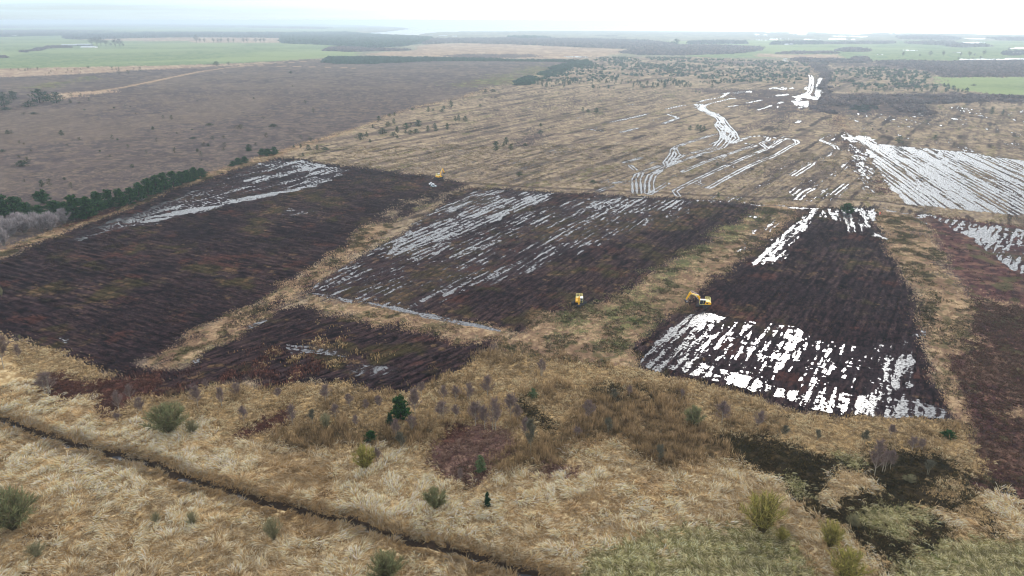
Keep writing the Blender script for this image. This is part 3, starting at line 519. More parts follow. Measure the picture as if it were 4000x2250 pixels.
# peat clods and litter standing out of the shallow water on the fields
_q = _t.nodes.new('ShaderNodeTexNoise'); _q.inputs['Scale'].default_value = 1.25; _q.inputs['Detail'].default_value = 5; _q.inputs['Roughness'].default_value = .65; _t.links.new(_c.outputs['Object'], _q.inputs['Vector'])
_r = _t.nodes.new('ShaderNodeMapRange'); _r.inputs['From Min'].default_value = .50; _r.inputs['From Max'].default_value = .56; _t.links.new(_q.outputs[0], _r.inputs[0])
_l = _t.nodes.new('ShaderNodeVectorMath'); _l.operation = 'LENGTH'; _t.links.new(_c.outputs['Object'], _l.inputs[0])
_f = _t.nodes.new('ShaderNodeMapRange'); _f.inputs['From Min'].default_value = 700; _f.inputs['From Max'].default_value = 1000; _f.inputs['To Min'].default_value = .8; _f.inputs['To Max'].default_value = 0; _t.links.new(_l.outputs['Value'], _f.inputs[0])
_g = _t.nodes.new('ShaderNodeMath'); _g.operation = 'MULTIPLY'; _t.links.new(_r.outputs[0], _g.inputs[0]); _t.links.new(_f.outputs[0], _g.inputs[1])
_d = _t.nodes.new('ShaderNodeBsdfDiffuse'); _d.inputs[0].default_value = (.05, .042, .044, 1)
_x = _t.nodes.new('ShaderNodeMixShader'); _t.links.new(_g.outputs[0], _x.inputs[0]); _t.links.new(_b.outputs[0], _x.inputs[1]); _t.links.new(_d.outputs[0], _x.inputs[2]); _t.links.new(_x.outputs[0], _t.nodes['Material Output'].inputs[0])

# ------------------------------------------------------------------ mesh helpers
def fast_mesh(name, V, F3, C=None, mats=(), mi=None, smooth_=False):
    me = bpy.data.meshes.new(name); V = np.asarray(V, np.float32); F3 = np.asarray(F3, np.int32)
    k = F3.shape[1]
    me.vertices.add(len(V)); me.vertices.foreach_set('co', V.ravel())
    me.loops.add(F3.size); me.loops.foreach_set('vertex_index', F3.ravel())
    me.polygons.add(len(F3)); me.polygons.foreach_set('loop_start', np.arange(0, F3.size, k, dtype=np.int32))
    if mi is not None: me.polygons.foreach_set('material_index', np.asarray(mi, np.int32))
    me.polygons.foreach_set('use_smooth', np.full(len(F3), smooth_, bool))
    if C is not None:
        a = me.color_attributes.new('Col', 'FLOAT_COLOR', 'POINT')
        cc = np.ones((len(V), 4), np.float32); cc[:, :3] = C; a.data.foreach_set('color', cc.ravel())
    for m in mats: me.materials.append(m)
    me.update(calc_edges=True); return me
def link(name, me, parent=None, loc=(0, 0, 0), **kw):
    o = bpy.data.objects.new(name, me); COL.objects.link(o); o.location = loc
    if parent is not None: o.parent = parent
    for k, v in kw.items(): o[k] = v
    return o

# ------------------------------------------------------------------ ground: one sheet from under the camera to the horizon
rows = np.arange(660, 20.72, -.6)
dep = PITCH + np.arctan((rows-288)/(FPX*.256)); rad = CAM_H/np.tan(dep); rad = rad[(rad > 0) & (rad < 60000)]
rad = np.concatenate([[3, 25, 45, 60], rad[rad > 62], [60000]])
az = np.concatenate([np.linspace(-46, 46, 1900), np.linspace(46, 314, 62)[1:-1]])
RR, AA = np.meshgrid(rad, np.radians(az), indexing='ij'); nr, na = RR.shape
GX = (RR*np.sin(AA)).ravel(); GY = (RR*np.cos(AA)).ravel()
H, GC, GZ, GS = terrain(GX, GY)
i = np.arange(nr-1)[:, None]*na; j = np.arange(na)[None]; jn = (j+1) % na
Q = np.stack([i+j, i+jn, i+na+jn, i+na+j], -1).reshape(-1, 4)[:, ::-1]
gm = fast_mesh('ground', np.stack([GX, GY, H], -1), Q, GC, [M_GROUND], smooth_=True)
link('ground', gm, kind='structure')
# centre disc right under the camera keeps the sheet closed
# water level: one sheet just below the land, seen wherever the land dips under it
k = 96; ang = np.linspace(0, 2*math.pi, k, endpoint=False)
wr = [0.5, 400, 2000, 12000, 90000]
WV = np.array([(q*math.sin(a), q*math.cos(a), 0.0) for q in wr for a in ang]); WF = []
for a in range(len(wr)-1):
    for b in range(k): WF.append((a*k+b, (a+1)*k+b, (a+1)*k+(b+1) % k, a*k+(b+1) % k))
link('water', fast_mesh('water', WV, np.array(WF)[:, ::-1], None, [M_WATER]), kind='structure')

# ------------------------------------------------------------------ blades: curved strips, vectorised
def blades(P0, D, Ln, Wd, C0, C1, droop=.3, side=None):
    """P0 base, D unit direction, Ln length, Wd width -> verts (5 per blade), tris, colours"""
    n = len(P0); rnd = RNG.normal(size=(n, 3)); 
    if side is None:
        side = np.cross(D, rnd); side /= (np.linalg.norm(side, axis=1, keepdims=True)+1e-6)
    P1 = P0+D*Ln[:, None]*.55; D2 = D.copy(); D2[:, 2] -= droop; D2 /= (np.linalg.norm(D2, axis=1, keepdims=True)+1e-6)
    P2 = P1+D2*Ln[:, None]*.5; w = side*Wd[:, None]
    V = np.stack([P0-w*.4, P0+w*.4, P1-w*.5, P1+w*.5, P2], 1).reshape(-1, 3)
    b = np.arange(n)[:, None]*5
    F = np.concatenate([b+np.array([0, 1, 3]), b+np.array([0, 3, 2]), b+np.array([2, 3, 4])], 1).reshape(-1, 3)
    C = np.stack([C0, C0, (C0+C1)/2, (C0+C1)/2, C1], 1).reshape(-1, 3)
    return V, F, C
def merge(parts):
    V = []; F = []; C = []; o = 0
    for v, f, c in parts: V.append(v); F.append(f+o); C.append(c); o += len(v)
    return np.concatenate(V), np.concatenate(F), np.concatenate(C)

def scatter(n, r0, r1, a0=-44, a1=44):
    a = np.radians(RNG.uniform(a0, a1, n)); r = np.sqrt(RNG.uniform(r0*r0, r1*r1, n)); return r*np.sin(a), r*np.cos(a)

# ------------------------------------------------------------------ reeds, tussocks, heather: ground cover nobody could count
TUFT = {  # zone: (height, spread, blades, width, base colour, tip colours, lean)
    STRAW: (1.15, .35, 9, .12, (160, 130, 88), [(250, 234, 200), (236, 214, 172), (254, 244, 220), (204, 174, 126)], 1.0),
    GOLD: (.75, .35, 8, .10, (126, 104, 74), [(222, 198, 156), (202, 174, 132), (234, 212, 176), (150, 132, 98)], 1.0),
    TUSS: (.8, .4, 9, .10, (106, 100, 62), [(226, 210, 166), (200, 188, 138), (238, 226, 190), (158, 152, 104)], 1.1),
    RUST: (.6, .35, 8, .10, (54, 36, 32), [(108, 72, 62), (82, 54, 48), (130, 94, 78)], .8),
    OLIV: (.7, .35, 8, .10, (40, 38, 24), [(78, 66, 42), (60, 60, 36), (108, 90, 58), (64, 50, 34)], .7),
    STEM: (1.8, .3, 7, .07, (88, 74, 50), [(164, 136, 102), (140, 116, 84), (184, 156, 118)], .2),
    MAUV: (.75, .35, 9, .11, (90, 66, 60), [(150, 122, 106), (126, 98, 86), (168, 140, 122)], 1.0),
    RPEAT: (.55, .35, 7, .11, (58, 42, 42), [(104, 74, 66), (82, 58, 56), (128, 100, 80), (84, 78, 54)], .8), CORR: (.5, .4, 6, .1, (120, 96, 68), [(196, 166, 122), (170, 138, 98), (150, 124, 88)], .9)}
def ground_cover(name, label, cat, zone_ids, n, r0, r1, hs=1.0):
    x, y = scatter(n, r0, r1); z, fld = classify(x+RNG.normal(0, 1.0, n), y+RNG.normal(0, 1.3, n)); z0, _f = classify(x, y); z = np.where(np.isin(z0, list(TUFT)), z, z0); s = wetness(x, y)
    d, _ = pdist(STREAM, x, y, 6)
    keep = np.isin(z, zone_ids) & (s < -.3) & (d > 1.0); x, y, z, d = x[keep], y[keep], z[keep], d[keep]
    h, gc, _, _ = terrain(x, y); parts = []
    fx = fbm(x/9, y/9, 201, 2)*4*math.pi; cl = fbm(x/2.2, y/2.2, 203, 3); cl2 = fbm(x/16, y/16, 205, 2)
    for zz in zone_ids:
        H0, sp, nb, wd, cb, ct, lean = TUFT[zz]; m = np.nonzero(z == zz)[0]
        if len(m) == 0: continue
        m = np.repeat(m, nb); k = len(m)
        dirx = np.cos(fx[m])*lean*.7+RNG.normal(0, .35, k); diry = np.sin(fx[m])*lean*.7+RNG.normal(0, .35, k)
        D = np.stack([dirx, diry, np.full(k, .55 if lean > .5 else 1.6)], 1); D /= np.linalg.norm(D, axis=1, keepdims=True)
        P0 = np.stack([x[m]+RNG.uniform(-sp, sp, k), y[m]+RNG.uniform(-sp, sp, k), h[m]-.05], 1)
        big = .45+1.1*smooth(.35, .65, cl[m]); Ln = H0*hs*(big if zz != TUSS else .5+.9*np.abs(np.sin(x[m]*1.25+.3*np.sin(y[m]*.9))))*RNG.uniform(.6, 1.2, k); sc = np.maximum(1, np.hypot(x[m], y[m])/170)
        ctl = np.array([lin(c) for c in ct]); w = smooth(.38, .62, cl[m]*.6+cl2[m]*.4)
        if zz == TUSS: xx, yy = x[m], y[m]; w = .35*w+.75*smooth(.1, .6, np.abs(np.sin(xx*1.25+.3*np.sin(yy*.9)))*np.abs(np.sin(yy*.75+.5*np.sin(xx*.5))))
        pick = RNG.integers(0, len(ct), k); c1 = ctl[pick]
        if zz == STRAW: og = smooth(.56, .70, fbm(x[m]/11, y[m]/8, 207, 3))[:, None]; c1 = c1*(1-.4*og)+lin((190, 150, 100))*.4*og
        c1 = c1*(.60+.66*w[:, None]); c1 = np.clip(c1, 0, .92)
        bank = smooth(5.5, 2, d[m])[:, None]; c1 = c1*(1-.75*bank)+lin((74, 58, 44))*.75*bank
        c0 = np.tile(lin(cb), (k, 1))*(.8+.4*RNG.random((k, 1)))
        parts.append(blades(P0, D, Ln, np.full(k, wd)*sc*RNG.uniform(.7, 1.3, k), c0, c1, .5 if lean > .5 else .1))
    V, F, C = merge(parts)
    link(name, fast_mesh(name, V, F, C, [M_VEG]), kind='stuff', label=label, category=cat)
ground_cover('reed_grass', 'pale straw coloured reeds lying in swirls across the foreground', 'reeds', [STRAW], 150000, 95, 235)
ground_cover('moor_grass', 'golden brown tufted moor grass along the foot of the cleared fields', 'grass', [GOLD], 190000, 95, 285)
ground_cover('green_tussocks', 'pale green tussock grass in the bottom right corner', 'grass', [TUSS], 130000, 95, 200)
ground_cover('rusty_heather', 'rusty brown heather and bracken patches between the grass', 'heather', [RUST, MAUV, RPEAT], 230000, 110, 310)
ground_cover('dark_scrub', 'dark olive low scrub and rushes in the lower right', 'scrub', [OLIV], 170000, 95, 290)
ground_cover('dead_stems', 'tall brown upright dead stems between the birches and the pale reeds', 'reeds', [STEM], 150000, 110, 290)

def low_heath(name, label, n, r0, r1, zsel, ht, colr, thr, seed):
    x, y = scatter(n, r0, r1); z, fld = classify(x, y); s = wetness(x, y); cl = fbm(x/7, y/7, seed, 3)
    k = np.isin(z, zsel) & (s < -.35) & (cl > thr); x, y, z = x[k], y[k], z[k]; h, gc, _, _ = terrain(x, y)
    nb = 8; m = np.repeat(np.arange(len(x)), nb); q = len(m); r = np.hypot(x[m], y[m]); sc = np.maximum(1, r/260)
    D = RNG.normal(size=(q, 3)); D[:, 2] = np.abs(D[:, 2])+.5; D /= np.linalg.norm(D, axis=1, keepdims=True)
    P0 = np.stack([x[m]+RNG.normal(0, .35, q)*sc, y[m]+RNG.normal(0, .35, q)*sc, h[m]], 1)
    cc = np.array([lin(c) for c in colr])[RNG.integers(0, len(colr), q)]; mixg = gc[m]
    cc = cc*.65+mixg*.35
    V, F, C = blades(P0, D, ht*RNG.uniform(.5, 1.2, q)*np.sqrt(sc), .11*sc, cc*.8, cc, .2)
    link(name, fast_mesh(name, V, F, C, [M_VEG]), kind='stuff', label=label, category='heather')
low_heath('field_margin_heather', 'dark heather clumps and litter on the cleared peat and its margins', 60000, 180, 620, [PEAT, SCRB, RPEAT], .5, [(74, 54, 52), (56, 42, 44), (84, 76, 50), (50, 44, 42), (100, 78, 62)], .50, 301)
low_heath('corridor_heather', 'dark heather and green clumps on the tan strips between the fields', 330000, 175, 520, [CORR, GHEA], .55, [(50, 44, 38), (66, 84, 50), (58, 62, 42), (64, 48, 42), (84, 98, 60)], .555, 305)
low_heath('strip_vegetation', 'green bilberry and pale grass tufts on the strips between the fields', 60000, 170, 620, [CORR, GHEA, MID], .45, [(86, 98, 56), (150, 124, 88), (104, 84, 64), (70, 84, 56), (168, 142, 104)], .46, 303)

# ------------------------------------------------------------------ tree prototypes (unit size: height 1)
def tube(path, rads, n=6):
    V = []; F = []
    for (p, rr) in zip(path, rads):
        for a in range(n): V.append((p[0]+rr*math.cos(a*2*math.pi/n), p[1]+rr*math.sin(a*2*math.pi/n), p[2]))
    for s_ in range(len(path)-1):
        for a in range(n):
            b = (a+1) % n; i0 = s_*n
            F += [(i0+a, i0+b, i0+n+b), (i0+a, i0+n+b, i0+n+a)]
    return np.array(V, float), np.array(F)
def woody(paths, c):
    parts = []
    for path, rads in paths:
        v, f = tube(path, rads, 5); parts.append((v, f, np.tile(lin(c), (len(v), 1))))
    return merge(parts)
def mk_crown(P0, D, Ln, Wd, cols, droop):
    n = len(P0); cc = np.array([lin(c) for c in cols])[RNG.integers(0, len(cols), n)]*RNG.uniform(.8, 1.2, (n, 1))
    return blades(P0, D, Ln, Wd, cc, cc*1.1, droop)
def unit(v): return v/np.linalg.norm(v, axis=1, keepdims=True)

def proto_willow(cols, bark, ntw=3200, tight=1.0, seed=0):
    """many stems fanning from one stool into a rounded head; radius ~.75 for height 1"""
    rg = np.random.default_rng(seed); st = []; P = []; D = []
    for k in range(46):
        a = rg.uniform(0, 2*math.pi); sp = rg.uniform(0, 1)**.6; tip = np.array([math.cos(a)*sp*.62, math.sin(a)*sp*.62, .92-.42*sp**2+rg.uniform(-.1, .05)])
        b = np.array([math.cos(a)*.06, math.sin(a)*.06, 0]); mid = b*.3+tip*.45+np.array([0, 0, .08])
        st.append(([b, mid*.55+b*.3, mid, tip], [.014, .010, .007, .002])); 
        m = ntw//46
        t = rg.uniform(.22, 1, m)[:, None]; q = (1-t)**2*b+2*t*(1-t)*mid+t*t*tip
        dd = rg.normal(size=(m, 3))*.75+unit(np.tile(tip-b, (m, 1)))*1.0; dd[:, 2] += .3; P.append(q); D.append(unit(dd))
    P = np.concatenate(P); D = np.concatenate(D); P[:, :2] *= 1+.12*rg.normal(size=(len(P), 1))*.5
    P[:, 2] = np.maximum(P[:, 2], .02)
    return woody(st, bark), mk_crown(P, D, rg.uniform(.10, .22, len(P)), rg.uniform(.008, .018, len(P)), cols, .1)
def proto_birch(cols, bark, ntw=1500, stems=1, seed=0, spread=.3):
    rg = np.random.default_rng(seed); st = []; P = []; D = []
    for s_ in range(stems):
        ox, oy = (rg.normal(0, .05, 2) if stems > 1 else (0, 0)); lx, ly = rg.normal(0, .05, 2)
        H = 1-.18*s_*rg.random(); base = np.array([ox, oy, 0]); top = np.array([ox+lx, oy+ly, H])
        st.append(([base, base*.7+top*.3+rg.normal(0, .008, 3), base*.3+top*.7+rg.normal(0, .01, 3), top], [.017, .013, .007, .001]))
        for k in range(24//stems+6):
            t = rg.uniform(.22, .95); b = base*(1-t)+top*t; a = rg.uniform(0, 2*math.pi); ln = spread*(1.15-t)*rg.uniform(.7, 1.3)+.03
            e = b+np.array([math.cos(a)*ln, math.sin(a)*ln, ln*1.1]); st.append(([b, (b+e)/2+np.array([0, 0, -.01]), e], [.006, .004, .001]))
            m = ntw//(24+6*stems); u = rg.uniform(.25, 1.05, m)[:, None]; q = b*(1-u)+e*u
            dd = rg.normal(size=(m, 3))*.8; dd[:, 2] += .55; P.append(q); D.append(unit(dd))
    P = np.concatenate(P); D = np.concatenate(D)
    return woody(st, bark), mk_crown(P, D, rg.uniform(.07, .16, len(P)), rg.uniform(.005, .011, len(P)), cols, .25)
def proto_pine(cols, bark, n=2600, w=.36, seed=0, conical=.6, low=.04):
    rg = np.random.default_rng(seed); st = [([np.array([0, 0, 0]), np.array([.01, 0, .5]), np.array([0, .01, .97])], [.028, .018, .003])]; P = []; D = []
    nb = 64
    for k in range(nb):
        t = low+(.97-low)*(k+rg.random())/nb; a = rg.uniform(0, 2*math.pi)
        prof = (1-t)**conical*(.55+.75*rg.random())*(1 if t > .15 else .75)
        ln = w*prof+.02; b = np.array([0, 0, t]); e = b+np.array([math.cos(a)*ln, math.sin(a)*ln, ln*rg.uniform(.05, .5)])
        st.append(([b, e], [.006, .002])); m = max(6, int(n/nb*(.4+1.3*prof)))
        u = rg.uniform(.25, 1, m)[:, None]; q = b*(1-u)+e*u+rg.normal(0, .022, (m, 3)); dd = rg.normal(size=(m, 3)); dd[:, 2] += .5; P.append(q); D.append(unit(dd))
    P = np.concatenate(P); D = np.concatenate(D); P[:, 2] = np.maximum(P[:, 2], .01)
    return woody(st, bark), mk_crown(P, D, rg.uniform(.045, .09, len(P)), rg.uniform(.024, .045, len(P)), cols, .1)
def mk(p): 
    (a, b) = p; return (fast_mesh('trunk', a[0], a[1], a[2], [M_VEG]), fast_mesh('crown', b[0], b[1], b[2], [M_VEG]))
def mk1(p):
    v, f, c = merge(list(p)); return fast_mesh('small_tree', v, f, c, [M_VEG])
PR = {
 'willow': [mk(proto_willow([(116, 120, 84), (134, 134, 98), (98, 104, 74), (122, 110, 84)], (84, 78, 58), 3800, seed=i)) for i in range(3)],
 'ywillow': [mk(proto_willow([(150, 142, 76), (130, 128, 68), (166, 152, 92), (112, 104, 62)], (88, 78, 50), 2300, seed=10+i)) for i in range(2)],
 'pale': [mk(proto_willow([(128, 124, 96), (112, 114, 86), (142, 132, 104)], (110, 104, 80), 1500, seed=20+i)) for i in range(2)],
 'bare': [mk(proto_willow([(158, 150, 152), (138, 132, 134), (176, 166, 164), (122, 114, 116)], (140, 134, 126), 3400, seed=30+i)) for i in range(2)],
 'birch': [mk(proto_birch([(118, 100, 100), (104, 88, 90), (132, 114, 108), (110, 100, 86)], (170, 162, 148), 1700, 1+(i % 3), seed=40+i)) for i in range(4)],
 'gbirch': [mk(proto_birch([(92, 92, 76), (104, 100, 84), (84, 80, 72)], (140, 136, 118), 2000, 1+(i % 2), seed=50+i)) for i in range(2)],
 'pine': [mk(proto_pine([(38, 68, 38), (50, 86, 42), (30, 54, 34), (64, 96, 50)], (70, 54, 44), 2600, .42, seed=60+i)) for i in range(3)],
 'spruce': [mk(proto_pine([(38, 66, 44), (30, 54, 38), (52, 80, 54)], (70, 54, 44), 1800, .3, seed=70+i, conical=.9)) for i in range(2)],
 'palespruce': [mk(proto_pine([(92, 108, 74), (78, 98, 66), (108, 118, 84)], (80, 70, 54), 1200, .3, seed=75, conical=.8))]}
SM = {'pine': [mk1(proto_pine([(36, 62, 40), (46, 74, 46), (30, 52, 36)], (70, 54, 44), 480, .46, seed=80+i)) for i in range(4)],
      'bush': [mk1(proto_pine([(52, 64, 40), (40, 54, 36), (64, 70, 46)], (70, 60, 44), 260, .75, seed=90+i, conical=.35, low=.02)) for i in range(3)],
      'brown': [mk1(proto_pine([(72, 60, 54), (60, 52, 48), (84, 72, 58)], (70, 60, 50), 260, .7, seed=95+i, conical=.35, low=.02)) for i in range(2)],
      'tree': [mk1(proto_birch([(74, 70, 72), (64, 62, 66), (84, 78, 76)], (80, 74, 70), 900, 2, seed=98+i, spread=.38)) for i in range(2)]}
ORD = ['leftmost', 'second', 'third', 'fourth', 'fifth', 'sixth', 'seventh', 'eighth', 'ninth', 'tenth', 'eleventh', 'twelfth', 'thirteenth', 'fourteenth', 'fifteenth', 'sixteenth', 'seventeenth', 'eighteenth', 'nineteenth', 'twentieth',
       'twenty-first', 'twenty-second', 'twenty-third', 'twenty-fourth', 'twenty-fifth', 'twenty-sixth', 'twenty-seventh', 'twenty-eighth', 'twenty-ninth', 'thirtieth']
def ordl(i): return ORD[i] if i == 0 else ORD[i]+' from left'
WR = {'willow': 1.36, 'ywillow': 1.36, 'pale': 1.36, 'bare': 1.36, 'birch': .68, 'gbirch': .68, 'pine': .66, 'spruce': .5, 'palespruce': .56}
def gh(x, y): return float(terrain(np.array([x]), np.array([y]))[0][0])
cnt = {}
def tree(kind, name, fr, x, y, w, h, label, cat, group=None):
    gx, gy, t = gnd(fr, x, y, .3); wm, hm = metres(fr, x, y, w, h); hm *= (.88 if kind in ('willow', 'ywillow', 'pale', 'bare') else .96)
    e = bpy.data.objects.new(name, None); COL.objects.link(e); e.location = (gx, gy, gh(gx, gy)-.05); e.rotation_euler = (0, 0, random.uniform(0, 6.28))
    e['label'] = label; e['category'] = cat
    if group: e['group'] = group
    i = cnt[kind] = cnt.get(kind, -1)+1; tm, cmn = PR[kind][i % len(PR[kind])]; sx = wm/WR[kind]
    for nm, me in (('trunk', tm), ('crown', cmn)):
        o = link(nm, me, e); o.scale = (sx, sx, hm)
    return e
# willow domes in the reeds
for a in [('willow', 'F', 425, 1093, 118, 84, 'largest grey green willow bush, just above the stream at left'),
          ('pale', 'F', 484, 1094, 48, 38, 'small pale bush touching the right side of the largest willow'),
          ('willow', 'F', 36, 1336, 140, 110, 'big dark willow bush cut by the left edge of the picture'),
          ('pale', 'F', 690, 1362, 56, 66, 'pale green willow just below the stream, left of centre'),
          ('pale', 'F', 486, 1326, 38, 40, 'faint pale green sapling in the reeds below the stream'),
          ('pale', 'F', 395, 1318, 34, 30, 'faint pale sapling, the left one of two thin ones below the stream'),
          ('pale', 'F', 94, 1404, 60, 38, 'pale low bush beside the rusty patch at bottom left'),
          ('ywillow', 'F', 919, 1184, 74, 66, 'yellow green willow beside the mauve bracken patch'),
          ('willow', 'F', 1096, 1285, 70, 54, 'round dense green willow in the middle of the reeds'),
          ('willow', 'F', 972, 1466, 112, 72, 'grey willow cut by the bottom edge below the stream'),
          ('willow', 'F', 1745, 1073, 62, 52, 'round grey green willow near the foot of the right field'),
          ('ywillow', 'F', 1916, 1346, 124, 108, 'biggest yellow green willow with its stems fanning out'),
          ('ywillow', 'F', 1965, 1364, 42, 36, 'small yellow green bush at the right foot of the biggest fanned willow'),
          ('ywillow', 'F', 2085, 1380, 82, 70, 'middle yellow green willow between the biggest one and the dark scrub'),
          ('pale', 'F', 2146, 1329, 46, 36, 'small brownish round bush at the edge of the dark scrub'),
          ('ywillow', 'F', 2126, 1468, 128, 84, 'yellow green willow cut by the bottom edge at right'),
          ('pale', '9', 1720, 760, 120, 60, 'low pale bush in the middle of the dark scrub'),
          ('pale', 'F', 822, 1082, 36, 46, 'pale thin willow right of the rusty patch')]:
    tree(a[0], 'willow_bush', a[1], a[2], a[3], a[4], a[5], a[6], 'bush')
for a in [('pine', 'F', 1009, 1060, 46, 58, 'bright green conifer standing among purple birches', 'pine_tree'), ('spruce', 'F', 982, 1073, 20, 28, 'small blue green conifer just left of the bright green one', 'young_spruce'),
          ('spruce', 'F', 1226, 1278, 17, 37, 'narrow dark spruce alone in the pale reeds', 'young_spruce'), ('palespruce', 'F', 1208, 1194, 30, 44, 'pale green young conifer in the mauve bracken', 'young_spruce'),
          ('pine', 'F', 933, 1110, 30, 24, 'low dark bush left of the bright green conifer', 'evergreen_bush'), ('pine', 'F', 2131, 534, 32, 24, 'dark round pine at the top edge of the right field', 'pine_tree'),
          ('palespruce', 'F', 1340, 1004, 26, 26, 'small green conifer above the dark olive patch', 'young_spruce'), ('pine', 'F', 2384, 1102, 30, 14, 'low green bush left of the brown strip at right', 'evergreen_bush')]:
    tree(a[0], a[7], a[1], a[2], a[3], a[4], a[5], a[6], 'tree' if 'bush' not in a[7] else 'bush')
# birches in the scrub
BL = [(10, 930, 50, 90), (125, 995, 46, 56), (302, 1044, 28, 56), (330, 1010, 26, 40), (355, 1042, 26, 40), (500, 1034, 34, 56), (560, 1024, 24, 47), (594, 1002, 24, 34), (615, 1070, 28, 44), (735, 1072, 28, 50), (787, 1072, 24, 36), (824, 1012, 32, 40), (297, 1064, 24, 22), (48, 905, 20, 36), (520, 985, 18, 28), (700, 1010, 22, 30)]
BC = [(845, 1058, 28, 36), (880, 1028, 24, 32), (921, 1038, 16, 30), (955, 1034, 24, 36), (1045, 1056, 38, 68), (1036, 1088, 30, 36), (995, 1104, 28, 42), (1010, 1134, 32, 42), (1115, 1012, 26, 36), (1147, 1016, 28, 38), (1178, 1010, 30, 42), (1115, 1064, 36, 46), (1147, 1058, 26, 36), (1196, 1076, 44, 58), (1227, 1000, 34, 50), (1220, 1084, 34, 58), (1242, 1088, 36, 78), (1284, 1062, 42, 64), (1302, 1066, 26, 42), (1320, 1100, 30, 44), (1335, 1144, 36, 80), (897, 1080, 18, 30), (1362, 950, 24, 40), (951, 1180, 24, 46), (1157, 1214, 20, 30), (1060, 1000, 24, 34)]
BR = [(1481, 1066, 34, 52), (1451, 1108, 26, 28), (1529, 1094, 30, 34), (1546, 1012, 22, 30), (1582, 1000, 18, 26), (1658, 1168, 28, 42), (1815, 1068, 48, 52), (1906, 1086, 34, 48), (1973, 1108, 22, 30), (2055, 1112, 20, 26), (2173, 1124, 28, 36), (2200, 1198, 40, 88), (2222, 1192, 26, 54), (2239, 1184, 28, 48), (2239, 1106, 24, 34), (2295, 1136, 30, 34), (2318, 1134, 22, 26), (2333, 1198, 30, 38), (1714, 1008, 14, 22)]
for grp, lst, where in (('birches at the left of the scrub belt', BL, 'at the left, between stream and cleared peat'), ('birches in the middle of the scrub belt', BC, 'in the middle scrub below the cleared peat'), ('birches at the right of the scrub belt', BR, 'in the right scrub below the wet field')):
    lst = sorted(lst)
    for i, (x, y, w, h) in enumerate(lst):
        kd = 'gbirch' if (x, y) in ((1335, 1144), (787, 1072), (1529, 1094), (1973, 1108), (2055, 1112), (2333, 1198), (2173, 1124), (1010, 1134), (1658, 1168), (1546, 1012)) else 'birch'
        size = 'tall' if h > 52 else ('small' if h < 36 else 'slender')
        tree(kd, 'birch_tree', 'F', x, y, w, h, f"{size} bare {'purple' if kd == 'birch' else 'grey green'} birch {where}, {ordl(i)}", 'tree', grp)
# belt of conifers and bare trees on the left field edge
CB = [(6, 545, 50, 58), (42, 538, 45, 46), (72, 548, 40, 40), (98, 500, 24, 20), (112, 512, 28, 36), (105, 556, 40, 42), (140, 545, 42, 42), (165, 550, 40, 44), (192, 552, 52, 62), (222, 548, 42, 54), (250, 534, 40, 54), (275, 524, 38, 48), (303, 520, 34, 46), (330, 512, 32, 42), (352, 505, 34, 46), (374, 492, 34, 44), (395, 486, 34, 46), (415, 478, 32, 44),
      (437, 470, 32, 40), (458, 464, 28, 34), (474, 459, 26, 32), (490, 454, 24, 34), (508, 446, 24, 24), (585, 418, 16, 14), (600, 414, 20, 18), (616, 410, 18, 17), (626, 380, 14, 10), (660, 390, 18, 17), (674, 391, 20, 18), (690, 389, 22, 20)]
for i, (x, y, w, h) in enumerate(sorted(CB)):
    tree('pine', 'pine_tree', 'F', x, y, w, h, f'dark green pine in the belt along the left field edge, {ordl(i)}', 'tree', 'pines along the left field edge')
for i, (x, y, w, h) in enumerate([(10, 618, 34, 58), (28, 592, 56, 52), (62, 584, 60, 54), (84, 570, 50, 44), (104, 582, 50, 50), (128, 578, 52, 56), (162, 561, 44, 44), (45, 566, 50, 40), (6, 580, 40, 44), (358, 505, 18, 14)]):
    tree('bare', 'bare_tree', 'F', x, y, w, h, f'grey leafless tree below the pines at the left edge, {ordl(i)}', 'tree', 'grey leafless trees below the pines')
tree('pale', 'bare_tree', 'F', 4, 745, 12, 34, 'thin pale leafless tree at the left edge beside the peat', 'tree')
tree('pale', 'bare_tree', 'F', 50, 852, 9, 14, 'tiny pale leafless tree at the bottom left corner of the peat', 'tree')

